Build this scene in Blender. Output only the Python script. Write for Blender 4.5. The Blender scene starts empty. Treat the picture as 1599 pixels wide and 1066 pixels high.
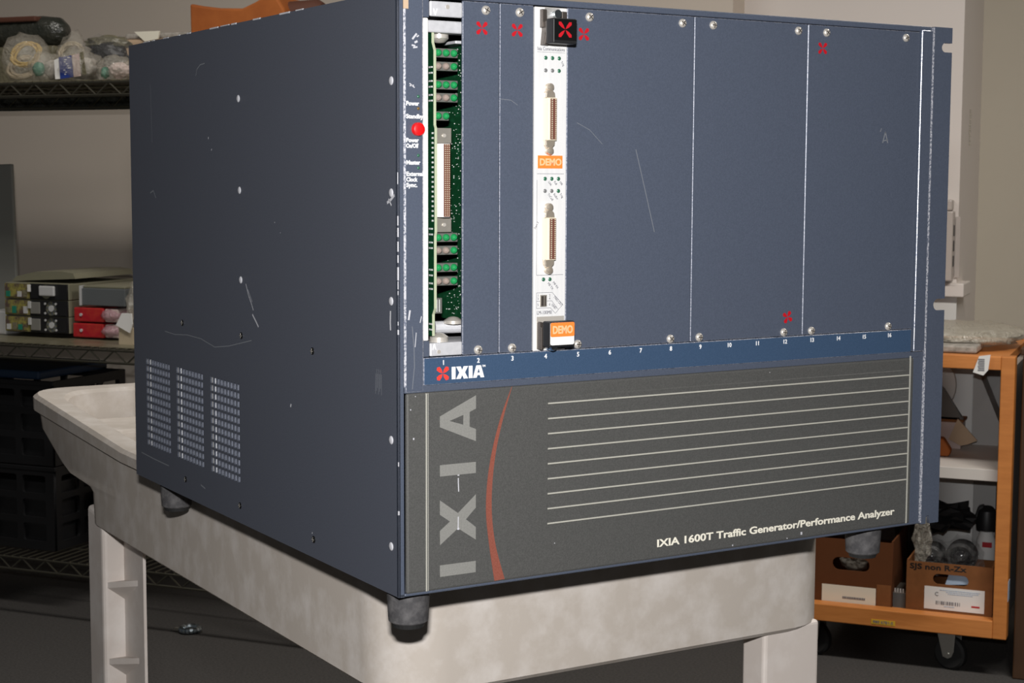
import bpy, bmesh, math, random
from mathutils import Vector, Matrix, noise
R = math.radians
random.seed(7)
SC = bpy.context.scene
COL = SC.collection

# ------------------------------------------------------------------ camera
CAMZ = 1.0995
cam = bpy.data.cameras.new('camera')
cam.sensor_width = 36.0
cam.lens = 2569.9 / 1599.0 * 36.0
cam.clip_start = 0.02
cam.dof.use_dof = True
cam.dof.focus_distance = 1.06
cam.dof.aperture_fstop = 60
camo = bpy.data.objects.new('camera', cam)
camo.location = (0, 0, CAMZ)
camo.rotation_euler = (R(84.4207), R(-0.2192), R(22.5))
COL.objects.link(camo)
SC.camera = camo

# ------------------------------------------------------------------ world, lights, exposure
wd = bpy.data.worlds.new('room_ambient')
SC.world = wd
wd.use_nodes = True
wd.node_tree.nodes['Background'].inputs[0].default_value = (1.0, 0.97, 0.93, 1)
wd.node_tree.nodes['Background'].inputs[1].default_value = 0.04

def area_light(name, loc, rot, sx, sy, power, col=(1, 1, 1)):
    l = bpy.data.lights.new(name, 'AREA')
    l.shape = 'RECTANGLE'; l.size = sx; l.size_y = sy; l.energy = power; l.color = col
    o = bpy.data.objects.new(name, l); o.location = loc; o.rotation_euler = rot
    COL.objects.link(o)
    return o
# the pop-up flash of the camera, a little above the lens
area_light('camera_flash', (0.0, -0.02, CAMZ + 0.125), (R(86), 0, R(19)), 0.05, 0.025, 21.0, (1, 0.99, 0.985))
# unseen fill lights added overhead to brighten the background
area_light('background_fill', (-2.0, 2.5, 2.5), (0, 0, 0), 1.2, 0.3, 19.0, (1, 0.95, 0.88))
area_light('background_fill', (0.45, 2.5, 2.5), (0, 0, 0), 1.2, 0.3, 50.0, (1, 0.95, 0.88))

SC.view_settings.view_transform = 'Standard'
SC.view_settings.look = 'None'
SC.view_settings.gamma = 1.0
SC.view_settings.use_curve_mapping = False
SC.view_settings.exposure = 0.0

# ------------------------------------------------------------------ materials
def M(name, col, rough=0.5, metal=0.0, vary=None, bump=None, spec=0.5, col2=None, aniso=0.0, trans=0.0, alpha=1.0, stretch=None, coat=0.0):
    m = bpy.data.materials.new(name)
    m.use_nodes = True
    nt = m.node_tree
    b = nt.nodes['Principled BSDF']
    b.inputs['Base Color'].default_value = (*col, 1)
    b.inputs['Roughness'].default_value = rough
    b.inputs['Metallic'].default_value = metal
    b.inputs['Specular IOR Level'].default_value = spec
    b.inputs['Anisotropic'].default_value = aniso
    b.inputs['Transmission Weight'].default_value = trans
    b.inputs['Alpha'].default_value = alpha
    b.inputs['Coat Weight'].default_value = coat
    tc = nt.nodes.new('ShaderNodeTexCoord')
    src = tc.outputs['Object']
    if stretch:
        mp = nt.nodes.new('ShaderNodeMapping')
        mp.inputs['Scale'].default_value = stretch
        nt.links.new(src, mp.inputs['Vector']); src = mp.outputs['Vector']
    if vary:                                            # (scale, low, high) between col and col2
        n = nt.nodes.new('ShaderNodeTexNoise')
        n.inputs['Scale'].default_value = vary[0]
        n.inputs['Detail'].default_value = 5
        n.inputs['Roughness'].default_value = 0.6
        nt.links.new(src, n.inputs['Vector'])
        r = nt.nodes.new('ShaderNodeMapRange')
        r.inputs['From Min'].default_value = vary[1]; r.inputs['From Max'].default_value = vary[2]
        nt.links.new(n.outputs['Fac'], r.inputs['Value'])
        mx = nt.nodes.new('ShaderNodeMix'); mx.data_type = 'RGBA'
        mx.inputs['A'].default_value = (*col, 1)
        mx.inputs['B'].default_value = (*(col2 or tuple(c * 0.7 for c in col)), 1)
        nt.links.new(r.outputs['Result'], mx.inputs['Factor'])
        nt.links.new(mx.outputs['Result'], b.inputs['Base Color'])
    if bump:                                            # (scale, strength, distance)
        n = nt.nodes.new('ShaderNodeTexNoise')
        n.inputs['Scale'].default_value = bump[0]; n.inputs['Detail'].default_value = 2
        nt.links.new(src, n.inputs['Vector'])
        bp = nt.nodes.new('ShaderNodeBump')
        bp.inputs['Strength'].default_value = bump[1]; bp.inputs['Distance'].default_value = bump[2]
        nt.links.new(n.outputs['Fac'], bp.inputs['Height'])
        nt.links.new(bp.outputs['Normal'], b.inputs['Normal'])
    return m

def film_material(name, tint, opac, rough=0.15):
    """clear crinkled plastic film: mostly lets light through, with glossy glints"""
    m = bpy.data.materials.new(name); m.use_nodes = True
    nt = m.node_tree; b = nt.nodes['Principled BSDF']; out = nt.nodes['Material Output']
    b.inputs['Base Color'].default_value = (*tint, 1); b.inputs['Roughness'].default_value = rough
    b.inputs['Specular IOR Level'].default_value = 0.9
    tr = nt.nodes.new('ShaderNodeBsdfTransparent'); mx = nt.nodes.new('ShaderNodeMixShader')
    mx.inputs[0].default_value = opac
    nt.links.new(tr.outputs[0], mx.inputs[1]); nt.links.new(b.outputs[0], mx.inputs[2])
    nt.links.new(mx.outputs[0], out.inputs[0])
    tc = nt.nodes.new('ShaderNodeTexCoord'); n = nt.nodes.new('ShaderNodeTexNoise')
    n.inputs['Scale'].default_value = 45; n.inputs['Distortion'].default_value = 2.0
    bp = nt.nodes.new('ShaderNodeBump'); bp.inputs['Strength'].default_value = 0.8; bp.inputs['Distance'].default_value = 0.01
    nt.links.new(tc.outputs['Object'], n.inputs['Vector']); nt.links.new(n.outputs['Fac'], bp.inputs['Height'])
    nt.links.new(bp.outputs['Normal'], b.inputs['Normal'])
    return m

MT = {}
MT['blue'] = M('navy_powder_coat', (0.064, 0.077, 0.108), 0.42, 0, (900, 0.35, 0.75), (1400, 0.16, 0.0006), 0.45, (0.078, 0.093, 0.130))
MT['blue_side'] = M('navy_powder_coat_side', (0.070, 0.077, 0.098), 0.45, 0, (900, 0.35, 0.75), (1400, 0.16, 0.0006), 0.45, (0.084, 0.092, 0.116))
MT['blue_rail'] = M('blue_rail_paint', (0.036, 0.068, 0.125), 0.42, 0, (1200, 0.4, 0.7), (1400, 0.16, 0.0006), 0.45, (0.046, 0.082, 0.148))
MT['edge_highlight'] = M('worn_edge_highlight', (0.62, 0.62, 0.66), 0.35, 0.3, (700, 0.45, 0.6), None, 0.6, (0.16, 0.18, 0.24))  # worn metal, with the highlight of the lit bevels put into the pale colour
MT['panel_edge'] = M('thin_panel_edge', (0.30, 0.31, 0.36), 0.4, 0.1, (900, 0.42, 0.6), None, 0.5, (0.10, 0.12, 0.17))
MT['chip'] = M('scraped_paint', (0.50, 0.50, 0.53), 0.6)
MT['faint'] = M('faint_scuff', (0.17, 0.18, 0.20), 0.6)
MT['bezel'] = M('charcoal_bezel', (0.062, 0.062, 0.059), 0.55, 0, (1100, 0.35, 0.7), (1800, 0.2, 0.0005), 0.35, (0.088, 0.087, 0.083))
MT['bezel_line'] = M('pale_groove_edge', (0.42, 0.41, 0.36), 0.4, 0.0)
MT['letter_grey'] = M('grey_lettering', (0.19, 0.188, 0.175), 0.6, 0, (900, 0.3, 0.7), None, 0.3, (0.235, 0.231, 0.214))
MT['swoosh'] = M('rust_red_ink', (0.20, 0.055, 0.035), 0.6, 0, (900, 0.3, 0.7), None, 0.3, (0.26, 0.085, 0.06))
MT['white_ink'] = M('white_ink', (0.85, 0.85, 0.85), 0.6)
MT['cream_ink'] = M('cream_ink', (0.82, 0.78, 0.66), 0.6)
MT['red_ink'] = M('red_ink', (0.46, 0.004, 0.012), 0.5)
MT['red_orange'] = M('bright_red_ink', (0.80, 0.045, 0.03), 0.5)
MT['grey_ink'] = M('grey_ink', (0.20, 0.20, 0.22), 0.6)
MT['face'] = M('brushed_aluminium', (0.80, 0.79, 0.78), 0.38, 0.15, (60, 0.3, 0.7), (500, 0.05, 0.0003), 0.5, (0.72, 0.72, 0.72), stretch=(6, 1, 0.3))
MT['alu'] = M('cast_aluminium', (0.62, 0.62, 0.64), 0.42, 0.25, (300, 0.3, 0.7), (900, 0.1, 0.0004), 0.5, (0.54, 0.54, 0.56))
MT['white_bar'] = M('white_anodised_bar', (0.86, 0.83, 0.80), 0.45, 0.1)
MT['steel'] = M('bright_steel', (0.76, 0.71, 0.64), 0.28, 0.55)
MT['zinc'] = M('blue_zinc', (0.62, 0.72, 0.80), 0.25, 1.0)
MT['brass'] = M('gold_shell', (0.86, 0.78, 0.60), 0.35, 0.2)
MT['nickel'] = M('nickel_hood', (0.62, 0.54, 0.44), 0.3, 0.7)
MT['pins'] = M('brown_pin_block', (0.13, 0.045, 0.03), 0.5)
MT['pin_gold'] = M('pin_tips', (0.75, 0.68, 0.50), 0.4, 0.3)
MT['grey_metal'] = M('dull_nickel', (0.42, 0.39, 0.34), 0.45, 0.7)
MT['pcb'] = M('green_circuit_board', (0.004, 0.040, 0.014), 0.38, 0, (220, 0.55, 0.62), None, 0.5, (0.006, 0.058, 0.022))
MT['pcb_edge'] = M('board_edge', (0.40, 0.44, 0.30), 0.6)
MT['pad'] = M('solder_pads', (0.75, 0.76, 0.74), 0.35, 0.3)
MT['led_green'] = M('green_led', (0.015, 0.26, 0.075), 0.25, 0, None, None, 0.7)
MT['led_dark'] = M('dark_green_lens', (0.035, 0.13, 0.075), 0.2, 0, None, None, 0.7)
MT['led_clear'] = M('clear_led', (0.30, 0.235, 0.205), 0.25, 0, None, None, 0.7)
MT['led_grey'] = M('grey_lens', (0.17, 0.17, 0.17), 0.25)
MT['led_amber'] = M('amber_lens', (0.16, 0.09, 0.02), 0.25)
MT['led_block'] = M('grey_led_block', (0.11, 0.11, 0.10), 0.5)
MT['red_button'] = M('red_button', (0.75, 0.006, 0.008), 0.4)
MT['black'] = M('black_plastic', (0.012, 0.012, 0.013), 0.45)
MT['black_gloss'] = M('gloss_black', (0.006, 0.006, 0.006), 0.25)
MT['dark_metal'] = M('dark_bracket', (0.10, 0.085, 0.075), 0.4, 0.6)
MT['orange'] = M('orange_sticker', (0.95, 0.22, 0.035), 0.5)
MT['orange_pale'] = M('pale_orange_print', (0.95, 0.48, 0.25), 0.5)
MT['white'] = M('white_paper', (0.80, 0.79, 0.77), 0.6)
MT['rubber'] = M('dusty_rubber', (0.055, 0.053, 0.055), 0.7, 0, (140, 0.4, 0.7), None, 0.3, (0.12, 0.115, 0.115))
MT['rubber_dark'] = M('black_rubber', (0.012, 0.012, 0.012), 0.7)
MT['vent_plate'] = M('plate_behind_vents', (0.52, 0.56, 0.68), 0.5, 0.0)
MT['cream'] = M('scuffed_cream_plastic', (0.46, 0.41, 0.36), 0.5, 0, (34, 0.44, 0.72), (260, 0.06, 0.001), 0.4, (0.57, 0.525, 0.485), stretch=(1, 1.2, 1))
MT['cream_in'] = M('cream_plastic_leg', (0.56, 0.50, 0.455), 0.5, 0, (16, 0.45, 0.7), (260, 0.06, 0.001), 0.4, (0.66, 0.61, 0.57))
MT['wall'] = M('painted_wall', (0.72, 0.635, 0.55), 0.85, 0, (1.6, 0.3, 0.75), None, 0.2, (0.69, 0.61, 0.525))
MT['wall_light'] = M('pillar_paint', (0.84, 0.775, 0.73), 0.85, 0, (1.6, 0.3, 0.75), None, 0.2, (0.81, 0.745, 0.70))
MT['wall_grey'] = M('olive_grey_wall', (0.58, 0.53, 0.44), 0.85, 0, (1.6, 0.3, 0.75), None, 0.2, (0.54, 0.49, 0.405))
MT['floor'] = M('grey_carpet', (0.055, 0.052, 0.050), 0.95, 0, (170, 0.3, 0.7), (300, 0.3, 0.004), 0.1, (0.085, 0.080, 0.077))
MT['wire'] = M('chrome_wire_dark_reflection', (0.20, 0.19, 0.15), 0.3, 0.9)  # chrome coloured darker to stand for a dark room reflected in it
MT['wood'] = M('orange_wood', (0.62, 0.23, 0.055), 0.5, 0, (14, 0.35, 0.7), None, 0.4, (0.52, 0.18, 0.04), stretch=(1, 1, 6))
MT['wood_h'] = M('orange_wood_rail', (0.66, 0.25, 0.065), 0.5, 0, (14, 0.35, 0.7), None, 0.4, (0.54, 0.19, 0.045), stretch=(0.7, 1, 8))
MT['shaded_wood'] = M('shaded_brown_wood', (0.075, 0.035, 0.015), 0.55, 0, (20, 0.35, 0.7), None, 0.4, (0.055, 0.025, 0.01), stretch=(6, 1, 0.5))  # brown wood with its shade put into the colour
MT['melamine'] = M('white_melamine', (0.62, 0.58, 0.54), 0.5)
MT['greyboard'] = M('grey_board', (0.42, 0.41, 0.40), 0.6)
MT['card'] = M('cardboard', (0.24, 0.095, 0.034), 0.8, 0, (30, 0.35, 0.7), None, 0.2, (0.19, 0.075, 0.026))
MT['card_shaded'] = M('shaded_cardboard', (0.12, 0.042, 0.015), 0.8, 0, (30, 0.35, 0.7), None, 0.2, (0.13, 0.045, 0.016))  # cardboard copy with the flash shadow put into a darker colour
MT['tan'] = M('tan_card', (0.50, 0.36, 0.24), 0.8)
MT['paper_bag'] = M('rust_orange_paper', (0.42, 0.125, 0.028), 0.75, 0, (14, 0.35, 0.7), None, 0.3, (0.33, 0.09, 0.02))
MT['brown_bag'] = M('dark_brown_paper', (0.10, 0.035, 0.02), 0.75)
MT['film'] = film_material('clear_plastic_film', (0.62, 0.58, 0.50), 0.28)
MT['film_smoke'] = film_material('smoky_plastic_film', (0.40, 0.40, 0.40), 0.11)
MT['film_pink'] = film_material('pink_antistatic_film', (0.55, 0.32, 0.36), 0.60)
MT['bubble'] = film_material('bubble_wrap', (0.50, 0.46, 0.38), 0.62, 0.3)
MT['olive'] = M('olive_film', (0.20, 0.18, 0.12), 0.35, 0, (25, 0.35, 0.7), (60, 0.6, 0.01), 0.6, (0.12, 0.11, 0.07))
MT['olive_dark'] = M('dark_green_bag', (0.022, 0.025, 0.020), 0.3, 0, (25, 0.35, 0.7), (60, 0.6, 0.01), 0.6, (0.05, 0.05, 0.04))
MT['yellow_wire'] = M('yellow_cable', (0.52, 0.34, 0.07), 0.5)
MT['beige_wire'] = M('beige_cable', (0.48, 0.40, 0.28), 0.5)
MT['teal'] = M('green_plug', (0.02, 0.20, 0.13), 0.4)
MT['blue_label'] = M('blue_label', (0.02, 0.045, 0.24), 0.5)
MT['pale'] = M('pale_contents', (0.46, 0.42, 0.38), 0.6, 0, (60, 0.35, 0.7), None, 0.3, (0.24, 0.23, 0.20))
MT['pink_pale'] = M('pink_contents', (0.55, 0.43, 0.40), 0.6)
MT['silver'] = M('silver_case', (0.36, 0.35, 0.32), 0.35, 0.5)
MT['silver_lt'] = M('pale_silver', (0.68, 0.68, 0.68), 0.35, 0.3)
MT['yellow_lbl'] = M('yellow_green_panel', (0.30, 0.27, 0.07), 0.5, 0, (60, 0.4, 0.6), None, 0.3, (0.10, 0.07, 0.06))
MT['olive_case'] = M('olive_case_top', (0.24, 0.23, 0.16), 0.5, 0.2)
MT['red_case'] = M('red_module', (0.42, 0.012, 0.025), 0.35, 0, (30, 0.4, 0.65), None, 0.5, (0.50, 0.05, 0.03))
MT['grey_case'] = M('slate_grey_case', (0.11, 0.12, 0.125), 0.5)
MT['grey_panel'] = M('grey_sheet', (0.24, 0.24, 0.22), 0.5)
MT['crate'] = M('black_crate_plastic', (0.007, 0.007, 0.008), 0.45)
MT['crate_blue'] = M('blue_lid_plastic', (0.012, 0.028, 0.06), 0.45)
MT['lens'] = M('black_glass', (0.01, 0.01, 0.012), 0.12, 0, None, None, 0.8)
MT['yellow_tag'] = M('yellow_tag', (0.72, 0.43, 0.03), 0.6)
MT['blue_white'] = M('pale_blue_paper', (0.42, 0.52, 0.66), 0.6)
MT['device'] = M('ivory_plastic', (0.58, 0.52, 0.48), 0.35)
MT['caster'] = M('caster_steel', (0.55, 0.54, 0.50), 0.35, 0.8)

# ------------------------------------------------------------------ helpers
def empty(name, loc=(0, 0, 0), rz=0.0):
    o = bpy.data.objects.new(name, None); o.location = loc; o.rotation_euler = (0, 0, rz)
    o.empty_display_size = 0.05
    COL.objects.link(o)
    return o
def tag(o, label, cat, group=None, kind=None):
    o['label'] = label
    if cat: o['category'] = cat
    if group: o['group'] = group
    if kind: o['kind'] = kind
    return o
def struct(o):
    o['kind'] = 'structure'
    return o
def link_mesh(name, me, parent=None, loc=(0, 0, 0), rot=(0, 0, 0)):
    o = bpy.data.objects.new(name, me); COL.objects.link(o)
    o.parent = parent; o.location = loc; o.rotation_euler = rot
    return o
def copy_of(o, parent, loc, rot=None, name=None):
    c = o.copy(); COL.objects.link(c); c.parent = parent; c.location = loc
    if rot is not None: c.rotation_euler = rot
    if name: c.name = name
    return c

class MB:
    def __init__(s): s.v = []; s.f = []; s.m = []; s.mi = 0; s.sm = []; s.smooth = False
    def mat(s, i): s.mi = i; return s
    def add(s, vs, fs):
        b = len(s.v); s.v += [tuple(q) for q in vs]
        for q in fs: s.f.append([b + i for i in q]); s.m.append(s.mi); s.sm.append(s.smooth)
        return s
    def box(s, x0, y0, z0, x1, y1, z1):
        return s.add([(x0,y0,z0),(x1,y0,z0),(x1,y1,z0),(x0,y1,z0),(x0,y0,z1),(x1,y0,z1),(x1,y1,z1),(x0,y1,z1)],
                     [(0,3,2,1),(4,5,6,7),(0,1,5,4),(1,2,6,5),(2,3,7,6),(3,0,4,7)])
    def tube(s, p0, p1, r0, r1=None, n=10, caps=True):
        r1 = r0 if r1 is None else r1
        p0 = Vector(p0); p1 = Vector(p1); d = (p1 - p0).normalized()
        a = d.orthogonal().normalized(); b = d.cross(a)
        vs = []
        for p, r in ((p0, r0), (p1, r1)):
            for k in range(n):
                t = 2 * math.pi * k / n
                vs.append(p + a * (r * math.cos(t)) + b * (r * math.sin(t)))
        fs = [(k, (k + 1) % n, n + (k + 1) % n, n + k) for k in range(n)]
        if caps: fs += [tuple(range(n - 1, -1, -1)), tuple(range(n, 2 * n))]
        return s.add(vs, fs)
    def path(s, pts, r, n=8):
        for a, b in zip(pts[:-1], pts[1:]): s.tube(a, b, r, n=n)
        return s
    def lathe(s, prof, c=(0, 0, 0), axis='z', n=20):
        """prof: list of (radius, height) along the axis"""
        vs = []
        for r, h in prof:
            for k in range(n):
                t = 2 * math.pi * k / n; a = r * math.cos(t); b = r * math.sin(t)
                q = {'z': (a, b, h), 'y': (a, h, b), 'x': (h, a, b)}[axis]
                vs.append((c[0] + q[0], c[1] + q[1], c[2] + q[2]))
        fs = []
        for i in range(len(prof) - 1):
            for k in range(n):
                fs.append((i * n + k, i * n + (k + 1) % n, (i + 1) * n + (k + 1) % n, (i + 1) * n + k))
        fs += [tuple(range(n - 1, -1, -1)), tuple(range((len(prof) - 1) * n, len(prof) * n))]
        return s.add(vs, fs)
    def prism(s, poly, y0, y1):
        """polygon in (x, z) pushed from y0 to y1"""
        n = len(poly)
        return s.add([(x, y0, z) for x, z in poly] + [(x, y1, z) for x, z in poly],
                     [tuple(range(n)), tuple(range(2 * n - 1, n - 1, -1))] + [(k, n + k, n + (k + 1) % n, (k + 1) % n) for k in range(n)])
    def prism_x(s, poly, x0, x1):
        """polygon in (y, z) pushed from x0 to x1"""
        n = len(poly)
        return s.add([(x0, y, z) for y, z in poly] + [(x1, y, z) for y, z in poly],
                     [tuple(range(n)), tuple(range(2 * n - 1, n - 1, -1))] + [(k, n + k, n + (k + 1) % n, (k + 1) % n) for k in range(n)])
    def mesh(s, name, mats, bevel=0.0, bevel_mat=-1, seg=2, smooth=None):
        me = bpy.data.meshes.new(name)
        me.from_pydata(s.v, [], s.f)
        for mm in (mats if isinstance(mats, (list, tuple)) else [mats]): me.materials.append(MT[mm])
        bm = bmesh.new(); bm.from_mesh(me)
        bm.faces.ensure_lookup_table()
        for i, f in enumerate(bm.faces): f.material_index = s.m[i]; f.smooth = s.sm[i] or bool(smooth)
        bmesh.ops.recalc_face_normals(bm, faces=bm.faces)
        for e in bm.edges:
            if len(e.link_faces) == 2 and e.calc_face_angle(0) > 0.6: e.smooth = False
        if bevel > 0:
            es = [e for e in bm.edges if len(e.link_faces) == 2 and e.calc_face_angle(0) > 0.5]
            bmesh.ops.bevel(bm, geom=es, offset=bevel, segments=seg, profile=0.5, affect='EDGES', material=bevel_mat, clamp_overlap=True)
        bm.to_mesh(me); bm.free()
        return me
    def build(s, name, mats, parent=None, loc=(0, 0, 0), rot=(0, 0, 0), **k):
        return link_mesh(name, s.mesh(name, mats, **k), parent, loc, rot)

def circle(cx, cy, r, n=16, a0=0, a1=2 * math.pi, closed=True):
    m = n if closed else n - 1
    return [(cx + r * math.cos(a0 + (a1 - a0) * k / m), cy + r * math.sin(a0 + (a1 - a0) * k / m)) for k in range(n)]
def rrect(x0, z0, x1, z1, r, n=4):
    p = []
    for cx, cz, a in ((x1 - r, z1 - r, 0), (x0 + r, z1 - r, 90), (x0 + r, z0 + r, 180), (x1 - r, z0 + r, 270)):
        for k in range(n + 1):
            t = R(a + 90 * k / n); p.append((cx + r * math.cos(t), cz + r * math.sin(t)))
    return p

def flat(name, loops, thick, mat, parent=None, plane='xz', off=0.0):
    """flat plate with real holes; loops are closed outlines (outer ones and holes)"""
    cu = bpy.data.curves.new(name, 'CURVE'); cu.dimensions = '2D'; cu.fill_mode = 'BOTH'; cu.extrude = thick / 2
    for lp in loops:
        sp = cu.splines.new('POLY'); sp.points.add(len(lp) - 1)
        for i, (a, b) in enumerate(lp): sp.points[i].co = (a, b, 0, 1)
        sp.use_cyclic_u = True
    tmp = bpy.data.objects.new('tmp', cu); COL.objects.link(tmp)
    me = bpy.data.meshes.new_from_object(tmp)
    bpy.data.objects.remove(tmp); bpy.data.curves.remove(cu)
    me.name = name
    for v in me.vertices:
        a, b, c = v.co
        if plane == 'xz': v.co = (a, off - c, b)
        elif plane == 'yz': v.co = (off - c, a, b)
        else: v.co = (a, b, off + c)
    if plane == 'yz': me.flip_normals()
    me.materials.clear(); me.materials.append(MT[mat])
    return link_mesh(name, me, parent)

def text(name, body, size, mat, parent, x, y, z, bold=0.0, xs=1.0, align='LEFT', spin=0.0, thick=0.00012, width=None, slope=0.0):
    cu = bpy.data.curves.new(name, 'FONT'); cu.body = body; cu.size = size; cu.align_x = align
    cu.extrude = thick; cu.offset = bold; cu.resolution_u = 3
    cu.space_line = 0.8
    tmp = bpy.data.objects.new('tmp', cu); COL.objects.link(tmp)
    me = bpy.data.meshes.new_from_object(tmp)
    bpy.data.objects.remove(tmp); bpy.data.curves.remove(cu)
    me.name = name
    if width:
        xsn = [v.co.x for v in me.vertices]
        xs = width / (max(xsn) - min(xsn))
    c, s = math.cos(spin), math.sin(spin)
    for v in me.vertices:
        a, b, d = v.co; a *= xs
        v.co = (a * c - b * s, -d, a * s + b * c)
    me.materials.clear(); me.materials.append(MT[mat])
    return link_mesh(name, me, parent, (x, y, z))

def blob(name, mat, parent, c, r, seed=0, crumple=0.25, freq=2.2, sub=3, flatbase=None, loc=(0, 0, 0)):
    """irregular crumpled lump"""
    bm = bmesh.new(); bmesh.ops.create_icosphere(bm, subdivisions=sub, radius=1.0)
    for v in bm.verts:
        d = v.co.normalized()
        q = d * freq + Vector((seed * 3.7, seed * 1.3, seed * 7.1))
        k = 1 + crumple * noise.noise(q) + crumple * 0.6 * (abs(noise.noise(q * 2.3)) * 2 - 0.5)
        v.co = Vector((c[0] + r[0] * d.x * k, c[1] + r[1] * d.y * k, c[2] + r[2] * d.z * k))
        if flatbase is not None and v.co.z < flatbase: v.co.z = flatbase
    me = bpy.data.meshes.new(name); bm.to_mesh(me); bm.free()
    me.materials.append(MT[mat])
    for p in me.polygons: p.use_smooth = crumple < 0.3
    return link_mesh(name, me, parent, loc)

# ------------------------------------------------------------------ the room
def wall_box(name, mat, x0, y0, z0, x1, y1, z1):
    return struct(MB().box(x0, y0, z0, x1, y1, z1).build(name, mat))
wall_box('floor', 'floor', -5.5, -2.0, -0.05, 3.5, 5.2, 0.0)
wall_box('wall_back', 'wall', -5.5, 4.33, 0.0, -1.159, 4.95, 3.0)
wall_box('wall_pillar', 'wall_light', -1.159, 4.45, 0.0, -0.574, 4.95, 3.0)
wall_box('wall_right', 'wall_grey', -0.574, 4.86, 0.0, 3.5, 4.95, 3.0)
t1 = MB().box(-0.82, 4.422, 0.800, -0.552, 4.56, 0.836).build('trim_1', 'wall_light', bevel=0.003)
struct(t1)
t2 = MB().box(-0.82, 4.443, 0.62, -0.572, 4.452, 0.798).build('trim_2', 'white')
struct(t2)

# ------------------------------------------------------------------ the chassis
CH_LOC = (-0.44963, 0.90362, 0.84); CH_RZ = R(53.7075)
H = 0.3740; D = 0.5053; W = 0.4445
ch = empty('rack_chassis', CH_LOC, CH_RZ)
tag(ch, 'large navy blue metal rack chassis with grey lettered front, standing on cream cart', 'electronics')

# side sheet with three vent windows
VR = [(0.4142, 0.4745), (0.3370, 0.3990), (0.2606, 0.3216)]
VZ0, VZ1 = 0.0302, 0.1068
rows, cols = 12, 9
loops = [[(0.0, 0.0), (D, 0.0), (D, H), (0.0, H)]]
for y0, y1 in VR:
    pw = (y1 - y0) / cols; ph = (VZ1 - VZ0) / rows
    for i in range(cols):
        for j in range(rows):
            a = y0 + i * pw; b = VZ0 + j * ph
            loops.append([(a + pw * 0.12, b + ph * 0.10), (a + pw * 0.12, b + ph * 0.90), (a + pw * 0.88, b + ph * 0.90), (a + pw * 0.88, b + ph * 0.10)])
flat('side_panel', loops, 0.0014, 'blue_side', ch, 'yz', 0.0007)
for y0, y1 in VR:
    MB().box(0.0022, y0 - 0.004, VZ0 - 0.004, 0.0035, y1 + 0.004, VZ1 + 0.004).build('vent_backing', 'vent_plate', ch)
    MB().box(0.0017, y1 - (y1 - y0) / cols * 0.95, VZ0, 0.0022, y1, VZ1).build('vent_flange', 'white', ch)
MB().box(W - 0.0014, 0.004, 0, W, D, H).build('side_panel', 'blue_side', ch)
MB().box(0.0014, 0.0, H - 0.0014, W - 0.0014, D, H).build('top_cover', 'blue_side', ch)
MB().box(0.0014, 0.0, 0, W - 0.0014, D, 0.0016).build('base_plate', 'blue_side', ch)
MB().box(0.0014, D - 0.0014, 0.0016, W - 0.0014, D, H - 0.0014).build('rear_panel', 'blue_side', ch)

# screws -----------------------------------------------------------
def dome_mesh(name, r, h, mats, slot=True):
    b = MB(); b.smooth = True
    b.lathe([(r, 0.0), (r, -h * 0.2), (r * 0.88, -h * 0.6), (r * 0.6, -h * 0.88), (r * 0.25, -h)], axis='y', n=16)
    b.smooth = False
    if slot:
        b.mat(1).box(-r * 0.62, -h * 1.02, -r * 0.10, r * 0.62, -h * 0.6, r * 0.10).box(-r * 0.10, -h * 1.02, -r * 0.62, r * 0.10, -h * 0.6, r * 0.62)
    return b.mesh(name, mats)
SCREW = dome_mesh('panel_screw', 0.0030, 0.0021, ['steel', 'dark_metal'])
SIDE_W = dome_mesh('side_rivet', 0.0027, 0.0008, ['chip', 'chip'], False)
SIDE_B = dome_mesh('side_screw', 0.0026, 0.0009, ['black_gloss', 'steel'])
for (y, z) in [(0.2558, 0.3189), (0.2556, 0.2516), (0.2552, 0.1851), (0.0081, 0.3198), (0.0086, 0.2518), (0.0091, 0.1851), (0.0097, 0.0983), (0.0102, 0.0308)]:
    link_mesh('rivet', SIDE_W, ch, (0.0, y, z), (0, 0, R(-90)))
for (y, z) in [(0.382, 0.1434), (0.2553, 0.1434), (0.1272, 0.1434), (0.3802, 0.0149), (0.262, 0.0134), (0.1276, 0.0129)]:
    link_mesh('side_screw', SIDE_B, ch, (0.0, y, z), (0, 0, R(-90)))

def ribbon(b, pts, w, plane, off, n=1):
    """thin flat scratch along points, on the side ('yz', facing -x) or the front ('xz', facing -y)"""
    for (a0, b0), (a1, b1) in zip(pts[:-1], pts[1:]):
        dx, dz = a1 - a0, b1 - b0; L = math.hypot(dx, dz) or 1
        nx, nz = -dz / L * w / 2, dx / L * w / 2
        q = [(a0 + nx, b0 + nz), (a1 + nx, b1 + nz), (a1 - nx, b1 - nz), (a0 - nx, b0 - nz)]
        b.add([(off, y, z) for y, z in q] if plane == 'yz' else [(x, off, z) for x, z in q], [(0, 1, 2, 3)])
b = MB()
ribbon(b, [(0.2450, 0.1828), (0.2400, 0.1745), (0.2340, 0.1680), (0.2310, 0.1640)], 0.0008, 'yz', -0.0002)
ribbon(b, [(0.2330, 0.1610), (0.2260, 0.1560), (0.2216, 0.1525)], 0.0013, 'yz', -0.0002)
ribbon(b, [(0.2415, 0.1790), (0.2330, 0.1700)], 0.0004, 'yz', -0.0002)
for y, z, w in [(0.318, 0.2905, 0.0011), (0.3115, 0.2815, 0.001), (0.165, 0.1005, 0.0016), (0.130, 0.0165, 0.0008), (0.19, 0.229, 0.0006), (0.18, 0.222, 0.0005)]:
    ribbon(b, [(y, z), (y - w * 0.8, z + w * 1.4)], w, 'yz', -0.0002)
ribbon(b, [(0.014, 0.2455), (0.009, 0.2475), (0.004, 0.2505)], 0.0018, 'yz', -0.0002)
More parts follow.
